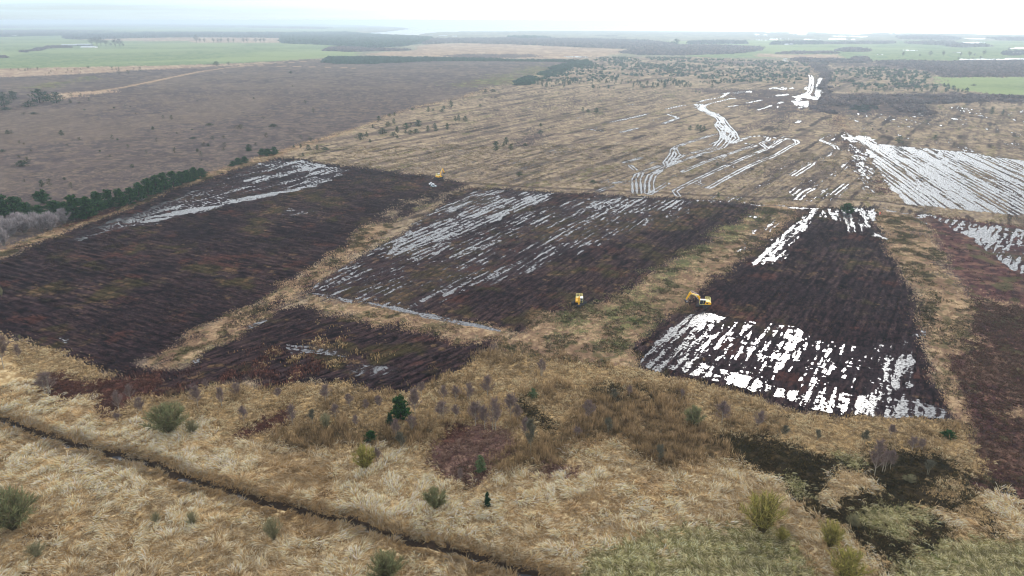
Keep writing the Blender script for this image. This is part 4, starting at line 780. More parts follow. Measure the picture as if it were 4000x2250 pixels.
# small shrubs and pines seen as dots (too small to show parts)
def small(kind, name, fr, x, y, w, h, label, cat, group, i=0):
    gx, gy, t = gnd(fr, x, y, .1); wm, hm = metres(fr, x, y, w, h)
    o = link(name, SM[kind][i % len(SM[kind])], None, (gx, gy, .08)); wr = {'pine': .7, 'bush': 1.4, 'brown': 1.3, 'tree': .9}[kind]
    o.scale = (1.15*wm/wr, 1.15*wm/wr, 1.15*hm); o.rotation_euler = (0, 0, random.uniform(0, 6.28)); o['label'] = label; o['category'] = cat; o['group'] = group
    return o
HD = [(60, 1000, 36, 26), (90, 997, 26, 24), (178, 855, 36, 14), (250, 852, 50, 14), (145, 1070, 26, 18), (178, 1078, 22, 12), (460, 1010, 34, 32), (592, 1046, 36, 18), (835, 1038, 30, 26), (875, 1045, 18, 12), (1215, 884, 24, 20), (1278, 892, 34, 26), (1140, 965, 32, 18), (955, 1103, 28, 22), (1302, 1142, 30, 34), (1472, 1132, 22, 20), (1498, 1165, 32, 30),
      (1515, 1090, 40, 22), (1552, 1090, 22, 18), (1672, 1092, 40, 24), (1668, 1122, 26, 20), (1855, 1118, 44, 34), (1905, 1086, 26, 18), (1982, 1026, 34, 28), (2035, 948, 60, 20), (1790, 962, 80, 26), (1585, 1044, 34, 22), (1440, 1036, 40, 14), (2336, 842, 32, 30), (2275, 772, 34, 20), (2165, 548, 26, 14), (665, 752, 20, 18), (527, 766, 22, 18), (985, 1250, 30, 22),
      (532, 1405, 34, 36), (372, 1385, 44, 42), (312, 1392, 42, 42), (182, 1356, 20, 16), (205, 1212, 50, 34), (165, 1238, 90, 34), (2240, 1034, 40, 20), (2310, 1046, 50, 20), (850, 808, 18, 10), (930, 794, 20, 12), (970, 798, 14, 8), (630, 823, 18, 10), (1470, 757, 20, 8), (1318, 998, 16, 12), (1560, 934, 60, 12), (1668, 1034, 30, 20), (1165, 1056, 18, 24), (480, 1340, 24, 16),
      (820, 1170, 28, 14), (1090, 1143, 22, 18), (20, 1131, 40, 14), (145, 1172, 40, 12), (1965, 885, 40, 12), (1430, 968, 14, 8), (2180, 648, 30, 10), (500, 1083, 22, 10), (745, 1130, 20, 10), (1500, 1200, 20, 12), (1010, 850, 16, 8), (1890, 735, 18, 8), (590, 770, 30, 10), (230, 1125, 22, 10)]
for i, (x, y, w, h) in enumerate(HD):
    small('bush' if i % 3 else 'pine', 'heath_bush', '1', x, y, w, h*1.1, 'small dark green bush dotted on the purple heather at upper left', 'bush', 'bushes dotted on the heather', i)
for i, (x, y, w, h) in enumerate([(200, 800, 24, 24), (335, 805, 44, 28), (365, 820, 20, 14), (455, 820, 56, 34), (508, 808, 44, 40), (548, 795, 36, 26), (680, 802, 36, 44), (920, 845, 34, 30), (885, 874, 38, 34), (1018, 808, 26, 22), (955, 824, 18, 16), (1220, 812, 46, 28), (1190, 858, 26, 18), (1287, 840, 22, 34), (1350, 802, 70, 24), (1410, 784, 22, 22), (1450, 794, 44, 24), (1590, 768, 84, 34), (1453, 845, 22, 22),
                                  (2022, 804, 60, 50), (2090, 802, 40, 30), (2140, 815, 36, 48), (2140, 872, 70, 60), (2300, 866, 90, 50), (2410, 788, 50, 28), (2520, 815, 70, 56), (815, 880, 24, 16)]):
    small('bush' if i % 2 else 'brown', 'rough_bush', 'z6', x, y, w, h*1.1, 'little dark bush on the tan strip between pasture and heather', 'bush', 'bushes on the tan strip', i)
for i, (x, y, w, h, lab) in enumerate([(1612, 490, 50, 24, 'dark bush at the far end of the tan strip, left of a pair'), (1704, 487, 30, 20, 'dark bush at the far end of the tan strip, right of a pair'), (35, 795, 80, 60, 'dark round tree at the far left edge of the heather'), (25, 735, 50, 40, 'smaller dark tree behind the one at the far left edge'),
                                  (100, 745, 80, 52, 'dark bushy tree between the far left edge and the tan clearing'), (300, 768, 120, 80, 'biggest dark tree clump beside the tan clearing'), (345, 760, 60, 60, 'dark tree on the right shoulder of the biggest clump'), (425, 770, 90, 64, 'dark round tree right of the biggest clump by the tan clearing'), (215, 797, 90, 30, 'low dark bush below the biggest clump'), (525, 770, 30, 20, 'tiny bush right of the dark clump by the clearing'),
                                  (531, 720, 26, 20, 'little bush in the middle of the tan clearing'), (600, 712, 22, 16, 'little bush at the right end of the tan clearing'), (40, 820, 90, 16, 'low flat bush below the far left trees')]):
    small('pine' if w > 49 else 'bush', 'dark_tree', '1', x, y, w, h*1.1, lab, 'tree', 'dark trees round the tan clearing', i)
MP = [(1815, 833, 26, 28), (1850, 836, 30, 20), (1918, 842, 40, 32), (1243, 1078, 36, 46), (1168, 1122, 60, 56), (1278, 1116, 38, 36), (1225, 1090, 20, 22), (865, 905, 26, 34), (890, 903, 28, 40), (938, 906, 40, 34), (835, 802, 30, 42), (665, 835, 26, 34), (780, 815, 24, 22), (765, 838, 36, 22), (545, 822, 26, 16), (375, 868, 26, 18), (295, 900, 34, 30), (412, 862, 24, 20), (408, 925, 24, 36), (365, 940, 40, 28),
      (590, 942, 60, 40), (500, 965, 50, 40), (495, 995, 30, 22), (432, 990, 32, 40), (325, 1000, 70, 36), (530, 1004, 36, 30), (572, 992, 56, 26), (405, 1016, 50, 26), (432, 1030, 22, 20), (160, 1045, 64, 44), (205, 1020, 26, 32), (230, 1062, 20, 22), (660, 978, 36, 34), (712, 955, 28, 32), (722, 980, 30, 30), (805, 965, 34, 38), (250, 957, 16, 26), (1497, 997, 40, 22), (1385, 1088, 26, 20), (1145, 686, 44, 18), (1090, 688, 26, 20), (1050, 795, 18, 16), (535, 935, 14, 14), (700, 828, 22, 16), (1500, 942, 30, 20)]
for i, (x, y, w, h) in enumerate(MP):
    small('pine', 'young_pine', '2', x, y, w, h*1.05, 'young green pine on the tan moor behind the left cleared field', 'tree', 'young pines behind the left field', i)
for i, (fr, x, y, w, h) in enumerate([('1', 2298, 1120, 40, 34), ('1', 2363, 1118, 26, 30), ('1', 2240, 1103, 18, 28), ('1', 2420, 1118, 60, 18), ('1', 2255, 1165, 30, 22), ('1', 2190, 1100, 20, 16), ('3', 85, 974, 30, 32), ('3', 140, 974, 34, 38), ('3', 162, 978, 34, 38), ('3', 190, 977, 34, 32), ('3', 1640, 1066, 54, 44), ('3', 2330, 852, 34, 46), ('3', 2413, 858, 20, 34), ('3', 250, 655, 26, 26), ('3', 1550, 985, 16, 12), ('3', 1912, 1036, 30, 24),
                                  ('3', 160, 694, 22, 14), ('3', 130, 690, 18, 14), ('3', 1445, 970, 10, 16), ('6', 295, 52, 20, 34), ('2', 2510, 340, 70, 40), ('3', 290, 1235, 26, 22), ('2', 1890, 1365, 50, 22), ('2', 1340, 1310, 50, 22), ('3', 2200, 640, 36, 12)]):
    small('pine', 'lone_pine', fr, x, y, w, h*1.05, 'dark little pine standing apart on the open moor', 'tree', 'lone pines on the open moor', i)
def relabel(group, fmt, split=None):
    """give every look-alike dot its own label by its place from the left, per part of the scene"""
    obs = [q for q in COL.objects if q.get('group') == group]; parts = {}
    for q in obs: parts.setdefault(split(q) if split else '', []).append(q)
    for k_, ls in parts.items():
        ls.sort(key=lambda q: math.atan2(q.location.x, q.location.y))
        for n_, q in enumerate(ls): q['label'] = fmt.format(where=k_, o=ordl(min(n_, 29)))
relabel('bushes dotted on the heather', 'small dark green bush on the {where} heather at upper left, {o}', lambda q: 'nearest' if q.location.y < 560 else 'near' if q.location.y < 640 else 'middle' if q.location.y < 830 else 'far')
relabel('bushes on the tan strip', 'little dark bush on the tan strip between pasture and heather, {o}')
relabel('young pines behind the left field', 'young green pine {where}, {o}', lambda q: ['near the heather edge behind the left field', 'farther back along the heather edge', 'right out on the tan moor'][0 if math.hypot(q.location.x, q.location.y) < 640 else 1 if math.atan2(q.location.x, q.location.y) < -.055 else 2])
relabel('lone pines on the open moor', 'dark little pine apart on the {where} open moor, {o}', lambda q: 'nearer' if q.location.y < 640 else 'farther')
# farm trees in the pasture
for i, (x, y, w, h) in enumerate([(1660, 350, 130, 100), (1740, 358, 150, 110), (1830, 365, 130, 116), (1900, 365, 110, 90), (1985, 370, 90, 50), (2080, 375, 130, 110), (2160, 378, 130, 110), (2215, 378, 60, 50)]):
    small('tree', 'farm_tree', 'z6', x, y, w, h, f'bare tree in the clump right of the farm sheds, {ordl(i)}', 'tree', 'trees beside the farm sheds', i)
for i, (x, w) in enumerate([(1460, 44), (1490, 24), (1524, 24), (1590, 26), (1625, 22), (1648, 30), (1704, 26), (1740, 24), (1812, 30), (1842, 28), (1905, 34), (1940, 34), (1965, 30)]):
    small('tree', 'field_tree', '1', x, 318, w, 46 if i == 0 else 26, f'round bare tree in the row across the far pasture, {ordl(i)}', 'tree', 'row of trees across the far pasture', i)
for i, (x, y, w, h) in enumerate([(140, 472, 70, 80), (475, 475, 60, 46), (690, 470, 100, 90), (945, 468, 80, 90), (1300, 468, 60, 70), (1470, 468, 90, 80), (1580, 462, 60, 46), (1770, 450, 90, 90), (1250, 530, 50, 40), (1540, 540, 50, 46), (1690, 530, 60, 56), (2260, 380, 60, 80), (2400, 360, 60, 40)]):
    small('tree', 'pasture_tree', 'z8', x, y, w, h, f'bare hedgerow tree in the pasture at far right, {ordl(min(i, 29))}', 'tree', 'hedgerow trees at far right', i)

# ------------------------------------------------------------------ woods and scrub that read as one mass
def tri_cloud(x, y, z0, rad_, ht, cols, nt_=22):
    n = len(x); m = np.repeat(np.arange(n), nt_); k = len(m)
    d = RNG.normal(size=(k, 3)); d = unit(d)*(RNG.random((k, 1))**.4); d[:, 2] = np.abs(d[:, 2])
    c = np.stack([x[m]+d[:, 0]*rad_[m], y[m]+d[:, 1]*rad_[m], z0[m]+(.12+.88*d[:, 2])*ht[m]*RNG.uniform(.55, 1, k)], 1)
    sz = (rad_[m]*.42)[:, None]; A = RNG.normal(size=(k, 3)); B = np.cross(A, RNG.normal(size=(k, 3))); A = unit(A)*sz; B = unit(B)*sz
    V = np.stack([c+A, c-A*.5+B*.87, c-A*.5-B*.87], 1).reshape(-1, 3); F = np.arange(3*k).reshape(-1, 3)
    cc = np.array([lin(q) for q in cols])[RNG.integers(0, len(cols), n)]*RNG.uniform(.75, 1.25, (n, 1)); C = np.repeat(cc[m]*RNG.uniform(.85, 1.15, (k, 1)), 3, 0)
    return V, F, C
CONI = [(36, 66, 50), (30, 56, 44), (46, 76, 54)]; BARE = [(98, 88, 90), (82, 74, 78), (114, 100, 98)]; MIXW = [(70, 78, 76), (80, 74, 82), (58, 68, 64)]
def wood(name, label, fr, l, sp, ht, cols, maxn=5000, dens=1.0, thr=None, cat='woodland', rk=.75):
    poly = pts(fr, l); lo = poly.min(0); hi = poly.max(0); A = (hi[0]-lo[0])*(hi[1]-lo[1]); n = int(min(A/sp**2*dens, 60000))
    x = RNG.uniform(lo[0], hi[0], n); y = RNG.uniform(lo[1], hi[1], n); m = inside(poly, x+(fbm(x/80, y/80, 9, 2)-.5)*40, y+(fbm(x/80, y/80, 19, 2)-.5)*60)
    if thr is not None: m &= fbm(x/(sp*4), y/(sp*4), 333, 3) > thr
    x, y = x[m][:maxn], y[m][:maxn]
    if len(x) < 3: print('wood empty', label); return
    av = math.sqrt(abs(A)*m.mean()/max(len(x), 1))
    hh = ht*RNG.uniform(.65, 1.1, len(x)); rr = np.full(len(x), max(sp, min(av, sp*2.2))*rk)*RNG.uniform(.8, 1.2, len(x))
    V, F, C = tri_cloud(x, y, np.zeros(len(x)), rr, hh, cols)
    link(name, fast_mesh(name, V, F, C, [M_VEG]), kind='stuff', label=label, category=cat)
wood('far_woodland', 'long blue hazy wood beyond the green pasture at left', 'F', [(0, 88), (60, 84), (200, 84), (430, 84), (640, 84), (710, 84), (700, 96), (640, 95), (430, 95), (200, 100), (165, 99), (160, 92), (0, 95)], 14, 15, MIXW, 9000)
wood('far_woodland', 'wood at the far left edge behind the white farmhouse', 'F', [(-250, 80), (160, 78), (330, 82), (200, 87), (-250, 92)], 16, 14, BARE, 5000)
wood('conifer_plantation', 'dark blue plantation left of the pale tan field', 'F', [(700, 84), (870, 82), (935, 88), (1090, 96), (1068, 108), (1010, 117), (940, 121), (870, 116), (709, 109), (705, 99)], 12, 14, CONI, 11000)
wood('far_woodland', 'small brown wood on the pasture corner below the plantation', 'F', [(812, 128), (830, 121), (870, 119), (950, 124), (1040, 126), (980, 129), (880, 131)], 9, 8, BARE, 3000)
wood('far_woodland', 'band of trees behind the pale tan field', 'F', [(1090, 100), (1270, 98), (1500, 100), (1620, 104), (1700, 112), (1680, 122), (1590, 124), (1450, 119), (1300, 112), (1150, 108), (1060, 112)], 12, 12, BARE, 8000)
wood('conifer_plantation', 'tall hazy conifer knoll behind the pale tan field', 'F', [(1270, 96), (1320, 94), (1385, 97), (1320, 101)], 12, 18, CONI, 900)
wood('far_woodland', 'brown wood at the right end of the pale tan field', 'F', [(1580, 128), (1700, 115), (1830, 117), (1925, 122), (1900, 130), (1800, 138), (1700, 140), (1600, 138), (1560, 134)], 10, 10, BARE, 7000)
wood('far_woodland', 'hedgerow wood above the right pasture, left part', '3', [(80, 318), (300, 312), (520, 318), (500, 327), (80, 330)], 12, 14, MIXW, 1500)
wood('far_woodland', 'hedgerow wood above the right pasture, middle part', '3', [(690, 325), (800, 318), (1080, 318), (1080, 330), (700, 334)], 12, 14, MIXW, 1500)
wood('far_woodland', 'thin tree line right of the middle hedgerow wood', '3', [(1080, 322), (1600, 314), (1600, 326), (1100, 330)], 14, 11, BARE, 1500)
wood('far_woodland', 'small dark copse inside the right pasture', '3', [(1160, 378), (1300, 362), (1420, 372), (1400, 388), (1200, 386)], 9, 9, BARE, 1200)
wood('far_woodland', 'low hedge wood left in the right pasture', '3', [(700, 400), (900, 388), (1160, 388), (1170, 400), (800, 404)], 9, 6, BARE, 1200)
wood('far_woodland', 'grove beside the track end at upper right', '3', [(850, 445), (950, 440), (1100, 450), (1400, 455), (1400, 470), (900, 468)], 8, 8, BARE, 3000)
wood('far_woodland', 'small rounded copse above the bare scrub band', '3', [(1300, 432), (1400, 430), (1410, 446), (1310, 446)], 8, 8, BARE, 600)
wood('far_woodland', 'far tree lines on the saltmarsh at right', 'z8', [(0, 70), (800, 60), (1200, 100), (1250, 130), (200, 125)], 30, 10, BARE, 2500)
wood('far_woodland', 'hazy wood across the middle of the right marsh', 'z8', [(200, 200), (1000, 180), (1400, 230), (2000, 270), (1300, 290), (900, 240), (300, 215)], 22, 10, BARE, 2500)
wood('far_woodland', 'hazy tree line at the far right edge', 'z8', [(1800, 100), (2600, 120), (2900, 160), (2200, 145)], 30, 12, BARE, 1500)
wood('far_woodland', 'trees around the white farm at the right edge', 'z8', [(2100, 400), (2300, 370), (2700, 380), (2700, 420), (2350, 450), (2120, 440)], 8, 9, MIXW, 700)
wood('far_woodland', 'scattered coastal trees left of the estuary', '1', [(0, 195), (900, 180), (1800, 195), (2500, 215), (2400, 222), (1200, 205), (0, 215)], 45, 12, BARE, 3500, 1, .5)
wood('hedge', 'dark hedge running down to the farm sheds', 'z6', [(400, 470), (560, 440), (840, 380), (1260, 370), (1280, 400), (900, 405), (560, 470), (400, 490)], 6, 7, BARE, 1200)
wood('hedge', 'hedge clump at the left edge of the pasture', 'z6', [(-200, 560), (60, 550), (180, 578), (-200, 590)], 6, 5, BARE, 500)
wood('conifer_belt', 'long low belt of conifers along the far edge of the heather', '2', [(-110, 440), (-60, 428), (150, 430), (420, 432), (900, 440), (1400, 452), (1850, 455), (1830, 462), (1500, 462), (800, 455), (560, 462), (300, 476), (0, 478), (-110, 466)], 6, 7, CONI, 7000)
wood('young_conifers', 'dense green young conifers on the right shoulder of the heather', '2', [(1850, 455), (1900, 470), (1720, 520), (1560, 570), (1450, 610), (1340, 640), (1230, 636), (1300, 600), (1450, 560), (1600, 500), (1720, 462)], 6, 3.6, CONI, 6000, 1, .44)
wood('bare_scrub', 'wide purple bare scrub at the upper right edge', '3', [(1430, 456), (1900, 462), (2300, 458), (2900, 462), (3200, 600), (2574, 573), (1930, 572), (1870, 540), (1700, 500), (1500, 475)], 6.5, 6, BARE, 12000)
wood('bare_scrub', 'purple scrub beside the bright wet track', '3', [(1010, 480), (1130, 480), (1110, 560), (1100, 720), (1160, 770), (1060, 790), (1075, 700), (1060, 560)], 5, 4.5, BARE, 3500)
wood('bare_scrub', 'long purple scrub band above the tan moor at right', '3', [(1100, 735), (1300, 710), (1900, 720), (2300, 706), (2900, 740), (2900, 800), (2574, 770), (2000, 770), (1500, 790), (1280, 800), (1120, 790)], 5, 4.2, BARE, 9000, 1, .47)
wood('bare_scrub', 'grey scrub island on the tan moor at right', '3', [(1600, 800), (1750, 790), (1880, 800), (1900, 850), (1780, 860), (1640, 840)], 4.5, 3.2, BARE, 1500)
wood('bare_scrub', 'low grey green scrub left of the scrub island', '3', [(1330, 800), (1480, 790), (1510, 820), (1400, 838), (1330, 825)], 4.5, 2.2, MIXW, 900)
wood('bare_scrub', 'low dark scrub below the bright puddles', '3', [(1000, 790), (1120, 790), (1200, 830), (1160, 850), (1040, 835)], 4.5, 2.4, BARE, 900)

# scattered pines across the far moor: the 290 nearest as trees of their own, the rest as one mass
SP_ = [(pts('2', [(1250, 630), (1480, 600), (1720, 510), (1870, 455), (1950, 428), (2574, 430), (2574, 660), (2300, 670), (1900, 662), (1500, 650)]), 1.0), (pts('3', [(0, 432), (820, 462), (1000, 480), (960, 560), (930, 630), (500, 620), (200, 640), (0, 660)]), .8),
       (pts('3', [(1110, 560), (1180, 520), (1500, 500), (1850, 540), (1920, 620), (2200, 665), (2150, 700), (1800, 690), (1300, 690), (1120, 640)]), .9)]
cx = []; cy = []
for poly, dn in SP_:
    lo = poly.min(0); hi = poly.max(0); n = int((hi[0]-lo[0])*(hi[1]-lo[1])/120*dn)
    x = RNG.uniform(lo[0], hi[0], n); y = RNG.uniform(lo[1], hi[1], n); m = inside(poly, x, y) & (fbm(x/45, y/60, 401, 3) > .43) & (RNG.random(n) < .8); cx.append(x[m]); cy.append(y[m])
cx = np.concatenate(cx); cy = np.concatenate(cy); o = np.argsort(np.hypot(cx, cy)); cx, cy = cx[o], cy[o]; print('scatter pines', len(cx))
for i in range(min(230, len(cx))):
    ob = link('scattered_pine', SM['pine'][i % 4], None, (cx[i], cy[i], .1), label='green pine, one of many dotted over the moor between heather and far scrub', category='tree', group='pines scattered over the far moor')
    h = random.uniform(2.5, 6.0); ob.scale = (h*1.1, h*1.1, h); ob.rotation_euler = (0, 0, random.uniform(0, 6))
x, y = cx[230:9000], cy[230:9000]
V, F, C = tri_cloud(x, y, np.zeros(len(x)), RNG.uniform(1.4, 3.4, len(x)), RNG.uniform(3.0, 6.0, len(x)), CONI, 26)
link('distant_pines', fast_mesh('distant_pines', V, F, C, [M_VEG]), kind='stuff', label='countless small pines over the farther moor', category='trees')

# ------------------------------------------------------------------ machines and buildings
class MBD:
    def __init__(s): s.V = []; s.F = []
    def add(s, V, F):
        o = len(s.V); s.V += [tuple(v) for v in V]; s.F += [tuple(i+o for i in f) for f in F]; return s
    def box(s, x0, x1, y0, y1, z0, z1, b=0.0):
        V = [(x, y, z) for z in (z0, z1) for x, y in ((x0, y0), (x1, y0), (x1, y1), (x0, y1))]
        if b:   # chamfered top
            V = V[:4]+[(x0, y0, z1-b), (x1, y0, z1-b), (x1, y1, z1-b), (x0, y1, z1-b)]+[(x0+b, y0+b, z1), (x1-b, y0+b, z1), (x1-b, y1-b, z1), (x0+b, y1-b, z1)]
            F = [(3, 2, 1, 0)]+[(i, (i+1) % 4, 4+(i+1) % 4, 4+i) for i in range(4)]+[(4+i, 4+(i+1) % 4, 8+(i+1) % 4, 8+i) for i in range(4)]+[(8, 9, 10, 11)]
        else: F = [(3, 2, 1, 0), (4, 5, 6, 7)]+[(i, (i+1) % 4, 4+(i+1) % 4, 4+i) for i in range(4)]
        return s.add(V, F)
    def prism(s, prof, y0, y1):       # profile in x,z
        n = len(prof); V = [(x, y0, z) for x, z in prof]+[(x, y1, z) for x, z in prof]
        F = [tuple(range(n)), tuple(range(2*n-1, n-1, -1))]+[(i, n+i, n+(i+1) % n, (i+1) % n) for i in range(n)]
        return s.add(V, F)
    def bar(s, a, b, r, n=6):
        a = Vector(a); b = Vector(b); d = (b-a).normalized(); u = d.orthogonal().normalized(); w = d.cross(u)
        V = [p+u*r*math.cos(2*math.pi*i/n)+w*r*math.sin(2*math.pi*i/n) for p in (a, b) for i in range(n)]
        F = [(i, (i+1) % n, n+(i+1) % n, n+i) for i in range(n)]+[tuple(range(n-1, -1, -1)), tuple(range(n, 2*n))]
        return s.add(V, F)
    def build(s, name, m, parent=None, rot=0.0, off=(0, 0, 0)):
        me = bpy.data.meshes.new(name); c, q = math.cos(rot), math.sin(rot)
        me.from_pydata([(x*c-y*q+off[0], x*q+y*c+off[1], z+off[2]) for x, y, z in s.V], [], s.F); me.materials.append(m); me.update()
        return link(name, me, parent)
YEL = mat('yellow_paint', (238, 178, 18), .45, var=.05); CRM = mat('pale_yellow_paint', (236, 226, 150), .5, var=.04); DRK = mat('muddy_steel', (44, 42, 46), .7, var=.2); GLS = mat('dark_glass', (22, 28, 40), .12, spec=.8)
WHT = mat('white_paint', (228, 230, 232), .4, var=.03); RUB = mat('track_rubber', (38, 36, 40), .85, var=.2); CHR = mat('chrome', (190, 190, 196), .25, .8); GRY = mat('pale_grey_paint', (168, 182, 190), .4, var=.06)
ORG = mat('orange_cloth', (232, 84, 62), .8, var=.05); ROOF = mat('shed_roof', (176, 180, 184), .6, var=.06); WALL = mat('render_white', (214, 212, 204), .8, var=.04); SLT = mat('slate', (84, 86, 92), .7, var=.1); BRD = mat('timber', (110, 98, 84), .8, var=.15); GRN = mat('shed_wall', (96, 100, 100), .8, var=.08)

def excavator(px, py, face, trackdir, boom, stick, label, name='excavator', sc=1.0):
    """face / trackdir: compass of upper body and tracks (radians from +x). boom, stick: profile points of the arm"""
    gx, gy, _ = gnd('P', px, py, .1); e = bpy.data.objects.new(name, None); COL.objects.link(e); e.location = (gx, gy, .12); e['label'] = label; e['category'] = 'excavator'; e.scale = (sc,)*3
    for sy in (-1, 1):
        m = MBD(); y0, y1 = sorted((sy*.85, sy*1.95))
        prof = [(-2.45, .45), (-2.3, .12), (-1.9, 0), (1.9, 0), (2.3, .12), (2.45, .45), (2.3, .78), (1.9, .92), (-1.9, .92), (-2.3, .78)]
        m.prism(prof, y0, y1)
        for i in range(15):
            xx = -2.1+i*.3; m.box(xx-.06, xx+.06, y0-.03, y1+.03, .921, .97); 
        t = m.build('track', RUB, e, trackdir)
        w = MBD()
        for i in range(5): w.bar((-1.8+i*.9, sy*1.96, .45), (-1.8+i*.9, sy*2.0, .45), .22, 10)
        w.build('wheel', DRK, t, trackdir)
    MBD().box(-1.2, 1.2, -.9, .9, .35, .98, .1).bar((0, 0, .98), (0, 0, 1.15), .7, 14).build('undercarriage', DRK, e, trackdir)
    # upper body: engine deck, counterweight, side panels
    body = MBD().prism([(-1.9, 1.15), (1.5, 1.15), (1.5, 1.75), (.4, 1.95), (-.6, 2.2), (-1.9, 2.2)], -1.35, -.35)
    body.prism([(-1.9, 1.15), (.1, 1.15), (-.6, 2.2), (-1.9, 2.2)], .35, 1.35).box(-1.9, 1.2, -.348, .348, 1.16, 1.8)
    b = body.build('body', YEL, e, face)
    MBD().prism([(-2.5, 1.3), (-2.2, 1.1), (-1.903, 1.1), (-1.903, 2.1), (-2.3, 2.05), (-2.5, 1.9)], -1.3, 1.3).build('counterweight', YEL, b, face)
    MBD().box(-1.4, -.7, 1.353, 1.38, 1.4, 1.9).box(-1.4, -.7, -1.38, -1.353, 1.4, 1.9).bar((-1.5, -.9, 2.2), (-1.5, -.9, 2.55), .08).build('grille', DRK, b, face)
    MBD().box(-1.85, -.55, -1.2, 1.2, 2.203, 2.32, .05).build('engine_cover', CRM, b, face)
    # cab on the machine's left, with dark glass and a white roof
    cab = MBD().prism([(-.05, 1.15), (1.62, 1.15), (1.72, 1.9), (1.45, 2.85), (-.35, 2.85), (-.4, 2.2)], .42, 1.36).build('cab', GLS, e, face)
    MBD().prism([(-.42, 2.853), (1.55, 2.853), (1.45, 2.99), (-.35, 2.99)], .40, 1.38).build('cab_roof', WHT, cab, face)
    fr = MBD()
    for yy in (.42, 1.36):
        fr.bar((1.63, yy, 1.15), (1.74, yy, 1.9), .04).bar((1.74, yy, 1.9), (1.47, yy, 2.86), .04).bar((.45, yy, 1.2), (.45, yy, 2.86), .035)
    fr.bar((1.74, .42, 1.9), (1.74, 1.36, 1.9), .03); fr.box(-.04, 1.6, .40, 1.38, 1.1, 1.2); fr.build('cab_frame', CRM, cab, face)
    # railings round the rear deck
    rl = MBD(); ps = [(-.5, -1.25), (-1.9, -1.25), (-2.2, -.9), (-2.2, .9), (-1.9, 1.25), (-.5, 1.25)]
    for zz in (2.65, 3.0, 3.35):
        for a, c in zip(ps[:-1], ps[1:]): rl.bar((*a, zz), (*c, zz), .045)
    for a in ps+[(-1.2, -1.25), (-1.2, 1.25), (-2.2, 0)]: rl.bar((*a, 2.2), (*a, 3.35), .045)
    rl.build('guard_rail', CRM, e, face)
    # arm
    def arm(prof, w, name, m, par, y=-.05): return MBD().prism(prof, y-w, y+w).build(name, m, par, face)
    bo = arm(boom, .24, 'boom', YEL, e)
    (ax, az), (bx, bz), (cx_, cz) = boom[0], boom[1], boom[2]
    dx, dz = cx_-bx, cz-bz; ln = math.hypot(dx, dz); nx_, nz_ = -dz/ln, dx/ln
    p1 = (bx+dx*.15-nx_*.12, bz+dz*.15-nz_*.12); p2 = (bx+dx*.8-nx_*.12, bz+dz*.8-nz_*.12)
    dec = MBD()
    for s_ in (-1, 1):
        yy = -.05+s_*.243; dec.prism([p1, p2, (p2[0]-nx_*.3, p2[1]-nz_*.3), (p1[0]-nx_*.3, p1[1]-nz_*.3)], min(yy, yy+s_*.01), max(yy, yy+s_*.01))
    dec.build('boom_panel', CRM, bo, face)
    cy_ = MBD()
    for s_ in (-1, 1): cy_.bar((ax+.5, -.05+s_*.34, 1.5), ((bx+cx_)/2, -.05+s_*.34, (bz+cz)/2-.25), .07)
    cy_.build('boom_ram', CHR, bo, face)
    MBD().bar((bx+.2, -.05, bz+.18), (stick[0][0]-.05, -.05, stick[0][1]+.3), .08).build('stick_ram', CHR, bo, face)
    st = arm(stick, .19, 'stick', YEL, e)
    tx, tz = stick[2]
    bk = MBD().prism([(tx-.1, tz+.1), (tx+.25, tz+.05), (tx+.35, tz-.5), (tx+.0, tz-1.05), (tx-.75, tz-1.0), (tx-1.0, tz-.7), (tx-.7, tz-.72), (tx-.2, tz-.75), (tx-.05, tz-.4)], -.75, .65)
    bk.build('bucket', DRK, e, face)
    return e
BOOM1 = [(.7, 1.75), (2.0, 4.2), (5.2, 5.15), (5.35, 4.85), (2.4, 3.55), (1.3, 1.7)]
STICK1 = [(5.0, 5.6), (5.6, 5.2), (6.75, 2.3), (6.45, 2.2), (5.05, 4.6)]
excavator(2748, 1196, R(172), R(53), BOOM1, STICK1, 'yellow tracked excavator reaching left from the edge of the right field')
BOOM2 = [(.7, 1.75), (1.6, 3.6), (3.9, 4.1), (4.1, 3.8), (2.1, 3.0), (1.3, 1.7)]
STICK2 = [(3.75, 4.5), (4.3, 4.2), (4.9, 1.6), (4.6, 1.5), (3.9, 3.7)]
excavator(2262, 1187, R(-96), R(48), BOOM2, STICK2, 'yellow excavator facing the camera on the middle field, its bucket down')
BOOM3 = [(.7, 1.75), (1.6, 4.2), (3.4, 6.1), (3.75, 5.9), (2.2, 3.8), (1.3, 1.7)]
STICK3 = [(3.3, 6.5), (3.9, 6.2), (5.4, 3.2), (5.1, 3.0), (3.5, 5.6)]
excavator(1716, 697, R(55), R(-25), BOOM3, STICK3, 'farthest yellow excavator seen from behind at the corner of the left field')
